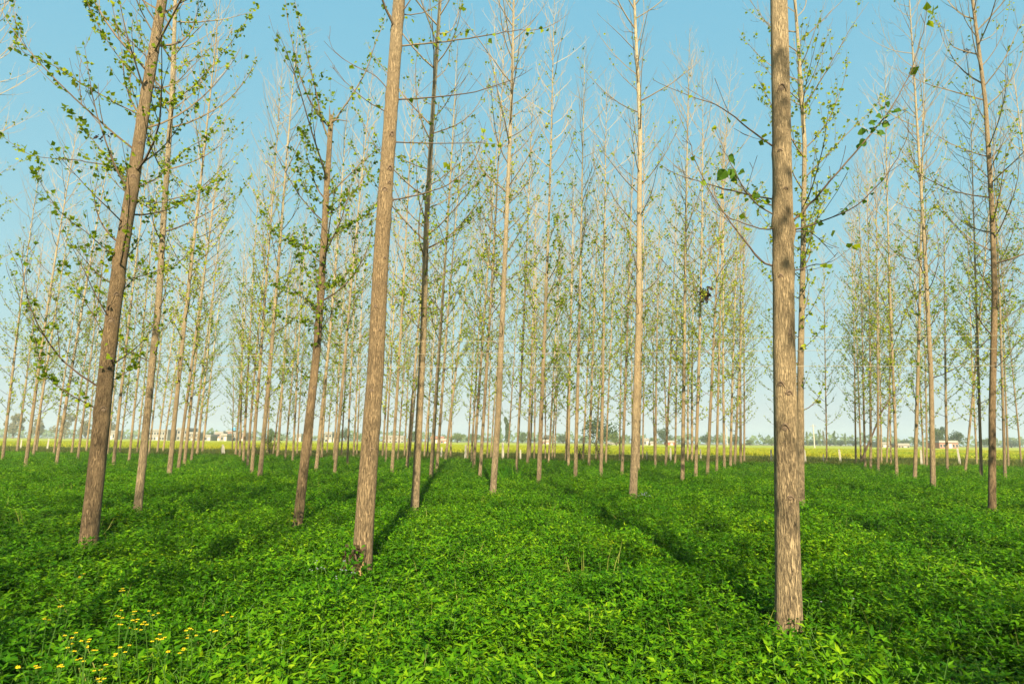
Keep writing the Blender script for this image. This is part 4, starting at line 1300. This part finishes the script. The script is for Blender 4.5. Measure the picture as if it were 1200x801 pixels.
# ---------------------------------------------------------------- posts along the edge of the crop
def post(x, y, h, w, lean, mat, label, pointed=False, seed=0):
    rng = random.Random(seed)
    mb = MB()
    n = 8
    pts = [Vector((0, 0, -.1)), Vector((lean * .3, 0, h * .3)), Vector((lean * .8, 0, h * .8)), Vector((lean, 0, h))]
    mb.tube(pts, [w * .5, w * .5, w * .46, w * (.25 if pointed else .44)], 4, True)
    root = empty('boundary_post', (x, y, 0))
    mb.build('post_body', mat, root)
    cp = MB(); cp.tube([pts[-1], pts[-1] + Vector((lean * .05, 0, .06))], [w * .4, w * .16], 4, True)
    cp.build('post_top', mat, root)
    tag(root, label, 'post', 'posts along the crop edge')
post(-24.1, 51.2, 1.0, .30, -.12, WHITEPAINT, 'white bottle-shaped post standing at the end of the open left corridor', True)
post(11.0, 42.1, 1.15, .13, .03, WHITEPAINT, 'white post left of the middle of the right-hand trunk group, near the red brick hut')
post(13.3, 42.7, 1.1, .12, -.03, GREYPOST, 'grey wooden post in the gap between right-centre trunks')
post(18.8, 44.1, 1.1, .14, .02, WHITEPAINT, 'white post just left of the thickest furrowed trunk')
post(20.7, 42.9, 1.1, .14, -.03, WHITEPAINT, 'white post just right of the thickest furrowed trunk')
post(23.6, 43.7, 1.15, .16, -.06, WHITEPAINT, 'white post alone in the wide gap right of the furrowed trunk')
post(22.2, 43.4, .8, .10, .03, GREYPOST, 'thin grey stub post in the wide gap right of the furrowed trunk')
post(26.8, 39.9, 1.2, .15, .06, WHITEPAINT, 'white post behind the thin trunks left of the red brick building')
post(32.5, 44.2, 1.3, .17, -.08, WHITEPAINT, 'white leaning post in front of the red brick building')
post(-3.4, 45.5, 1.2, .17, .02, WHITEPAINT, 'white post at the crop edge left of the tilting cream trunk')
post(-0.6, 46.4, 1.4, .18, -.03, WHITEPAINT, 'white post close beside the foot of the tilting cream trunk')
post(-5.4, 47.1, 1.0, .14, .04, WHITEPAINT, 'white post right of the dark brown slim trunk')
post(0.7, 45.2, .9, .13, .0, WHITEPAINT, 'short white post right of the tilting cream trunk')
post(-46.4, 61, 1.3, .18, .05, WHITEPAINT, 'white post among the thin trunks at far left')
post(-51.3, 63.8, 1.2, .16, -.02, WHITEPAINT, 'leftmost white post, by the left edge of the photograph')
post(9.4, 42.4, .9, .10, .05, GREYPOST, 'dark short post left of the small white hut')

# ---------------------------------------------------------------- beyond the field: trees, houses, a far wood
FARLEAF = [leaf_mat('far_leaf_dark', [(0.0, (0.02, 0.045, 0.012)), (0.6, (0.05, 0.085, 0.02)), (1.0, (0.10, 0.12, 0.035))], .2),
           leaf_mat('far_leaf_mid', [(0.0, (0.06, 0.10, 0.03)), (0.6, (0.11, 0.16, 0.04)), (1.0, (0.2, 0.22, 0.06))], .25),
           leaf_mat('far_leaf_grey', [(0.0, (0.10, 0.11, 0.06)), (0.6, (0.17, 0.16, 0.09)), (1.0, (0.26, 0.23, 0.14))], .2)]
FARTRUNK = plain('far_trunk_bark', (0.14, 0.11, 0.08))
def far_tree_mesh(kind, seed):
    """unit tree one metre high and about one wide; kinds: round, tall, ragged"""
    rng = random.Random(seed)
    tr, lf = MB(), MB()
    lobes = []
    if kind == 'round':
        for k in range(11):
            a = rng.uniform(0, 6.28); r = rng.uniform(.1, .36)
            lobes.append((Vector((math.cos(a) * r, math.sin(a) * r, rng.uniform(.36, .8))), rng.uniform(.13, .22)))
        lobes.append((Vector((0, 0, .78)), .2))
    elif kind == 'tall':
        for k in range(12):
            z = .2 + .75 * k / 11
            lobes.append((Vector((rng.gauss(0, .06), rng.gauss(0, .06), z)), rng.uniform(.07, .14) * (1.25 - z * .5)))
    else:
        for k in range(14):
            a = rng.uniform(0, 6.28); r = rng.uniform(.05, .42); z = rng.uniform(.3, .95)
            lobes.append((Vector((math.cos(a) * r * (1.2 - z * .6), math.sin(a) * r * (1.2 - z * .6), z)), rng.uniform(.07, .15)))
    for c, r in lobes:
        for j in range(130):
            d = rand_unit(rng)
            q = c + d * r * rng.uniform(.45, 1.08)
            l = rng.uniform(.035, .075)
            lf.leaf(q, (d + rand_unit(rng)).normalized(), d + rand_unit(rng) * .5, l, l * .8)
        tr.tube([Vector((0, 0, .12)), Vector((c.x * .4, c.y * .4, .1 + c.z * .5)), c], [.018, .012, .005], 4)
    tr.tube([Vector((0, 0, -.02)), Vector((.01, 0, .3)), Vector((0, .01, .6))], [.035, .026, .014], 6)
    return tr.mesh('trunk', FARTRUNK), lf.mesh('crown', FARLEAF[0])
FT = {k: [far_tree_mesh(k, 200 + i * 7 + j) for j in range(3)] for i, k in enumerate(('round', 'tall', 'ragged'))}
def far_tree(x, y, h, w, kind, leaf, label, rng, group='trees beyond the open field'):
    root = empty('field_tree', (x, y, 0), (0, 0, rng.uniform(0, 6.28)))
    tm, cm = rng.choice(FT[kind])
    link('trunk', tm, root).scale = (w, w, h)
    o = link('crown', cm, root); o.scale = (w, w, h)
    o.material_slots[0].link = 'OBJECT'; o.material_slots[0].material = FARLEAF[leaf]
    tag(o, kind='stuff')
    tag(root, label, 'tree', group)
rng = random.Random(9)
for (x, y, h, w, kind, leaf, lab) in FARTREES:
    far_tree(x, y, h, w, kind, leaf, lab, rng)

# far wood along the horizon
wd = MB(); rng = random.Random(31)
for k in range(4200):
    x = rng.uniform(-760, 760)
    hh = 7.0 + 4.0 * noise.noise(Vector((x * .012, 0, 0))) + 3.0 * noise.noise(Vector((x * .06, 5, 0)))
    y = 560 - .12 * x + rng.uniform(-20, 20)
    q = Vector((x, y, rng.uniform(0, max(2, hh)) ))
    l = rng.uniform(2.5, 4.5)
    wd.leaf(q, rand_unit(rng), rand_unit(rng) + Vector((0, -1, 1)), l, l)
tag(wd.build('far_wood', FARLEAF[1]), 'low dark line of woods along the horizon', 'woods', None, 'stuff')

# houses
def tile_mat(): return plain('roof_tile', (0.25, 0.12, 0.08))
GLASS, gnt, gb, gout = new_mat('dark_window_glass')
gb.inputs['Base Color'].default_value = (0.03, 0.035, 0.04, 1); gb.inputs['Roughness'].default_value = 0.15
FRAME = plain('window_frame', (0.45, 0.42, 0.38))
HCOL = {'white': plain('white_wall', (0.23, 0.219, 0.194)), 'brick': plain('red_brick_wall', (0.328, 0.109, 0.0585), .85, .15, 8), 'cream': plain('cream_wall', (0.191, 0.165, 0.122)),
        'pink': plain('pink_wall', (0.252, 0.166, 0.133)), 'grey': plain('grey_wall', (0.281, 0.281, 0.281)), 'blue': plain('blue_sheet', (0.08, 0.35, 0.6))}
SLAB = plain('concrete_slab', (0.265, 0.25, 0.218))
def house(x, y, w, d, h, wall, storeys, label, roof='flat', bays=None, tank=False, turn=0.0):
    root = empty('house', (x, y, 0), (0, 0, turn))
    mb = MB(); mb.box(-w / 2, w / 2, 0, d, 0, h); mb.build('wall', HCOL[wall], root)
    rf = MB()
    if roof == 'flat':
        rf.box(-w / 2 - .25, w / 2 + .25, -.25, d + .25, h, h + .18)
        for (a, b, c, e) in ((-w / 2, w / 2, 0, .15), (-w / 2, w / 2, d - .15, d), (-w / 2, -w / 2 + .15, .15, d - .15), (w / 2 - .15, w / 2, .15, d - .15)):
            rf.box(a, b, c, e, h + .18, h + .75)
        rf.build('roof', SLAB if wall != 'white' else HCOL['white'], root)
    else:
        i = len(rf.v); e = .35; rz = h + w * .10 + .6
        rf.v += [Vector(p) for p in ((-w / 2 - e, -e, h), (w / 2 + e, -e, h), (w / 2 + e, d + e, h), (-w / 2 - e, d + e, h), (-w / 2 - e, d / 2, rz), (w / 2 + e, d / 2, rz))]
        rf.f += [(0, 1, 5, 4), (2, 3, 4, 5), (1, 2, 5), (3, 0, 4), (3, 2, 1, 0)]; rf.m += [0] * 5
        rf.build('roof', tile_mat() if wall != 'white' else SLAB, root)
    bays = bays or max(1, int(w / 3))
    sh = h / storeys
    for s in range(storeys):
        for k in range(bays):
            cx = -w / 2 + w * (k + .5) / bays
            if s == 0 and k == bays // 2:
                m = MB(); m.box(cx - .5, cx + .5, -.05, .02, 0.0, min(2.1, sh - .3)); m.build('door', FRAME, root)
                continue
            m = MB(); z0 = s * sh + sh * .34; z1 = s * sh + sh * .78; ww = min(.6, w / bays * .3)
            m.box(cx - ww - .08, cx + ww + .08, -.06, .02, z0 - .08, z1 + .08); f = m.build('window', FRAME, root)
            m = MB(); m.box(cx - ww, cx + ww, -.075, -.05, z0, z1); m.build('pane', GLASS, f)
    if tank:
        m = MB(); m.tube([Vector((w * .2, d * .5, h + .18)), Vector((w * .2, d * .5, h + 1.7)), Vector((w * .2, d * .5, h + 2.0))], [.8, .8, .3], 12, True); m.build('water_tank', HCOL['blue'], root)
    tag(root, label, 'house', 'buildings beyond the field')
for a in HOUSES: house(*a[:8], **a[8])
# slim poles on the field
def pole(x, y, h, label):
    root = empty('field_pole', (x, y, 0))
    m = MB(); m.tube([Vector((0, 0, -.2)), Vector((0, 0, h))], [.2, .13], 8, True); m.build('shaft', WHITEPAINT, root)
    m = MB(); m.box(-.8, .8, -.06, .06, h - .5, h - .38); m.build('cross_arm', GREYPOST, root)
    tag(root, label, 'pole')
for a in POLES: pole(*a)

# ---------------------------------------------------------------- morning haze over the plain
hz = MB(); hz.box(-915, 915, -915, 915, -1.0, 22.0)
HZ = bpy.data.materials.new('morning_haze'); HZ.use_nodes = True
hn = HZ.node_tree; hn.nodes.clear()
ho = hn.nodes.new('ShaderNodeOutputMaterial'); hv = hn.nodes.new('ShaderNodeVolumePrincipled')
hv.inputs['Color'].default_value = (0.86, 0.98, 0.92, 1); hv.inputs['Density'].default_value = 0.0005; hv.inputs['Anisotropy'].default_value = 0.0
hn.links.new(hv.outputs[0], ho.inputs['Volume'])
tag(hz.build('haze', HZ), kind='stuff')
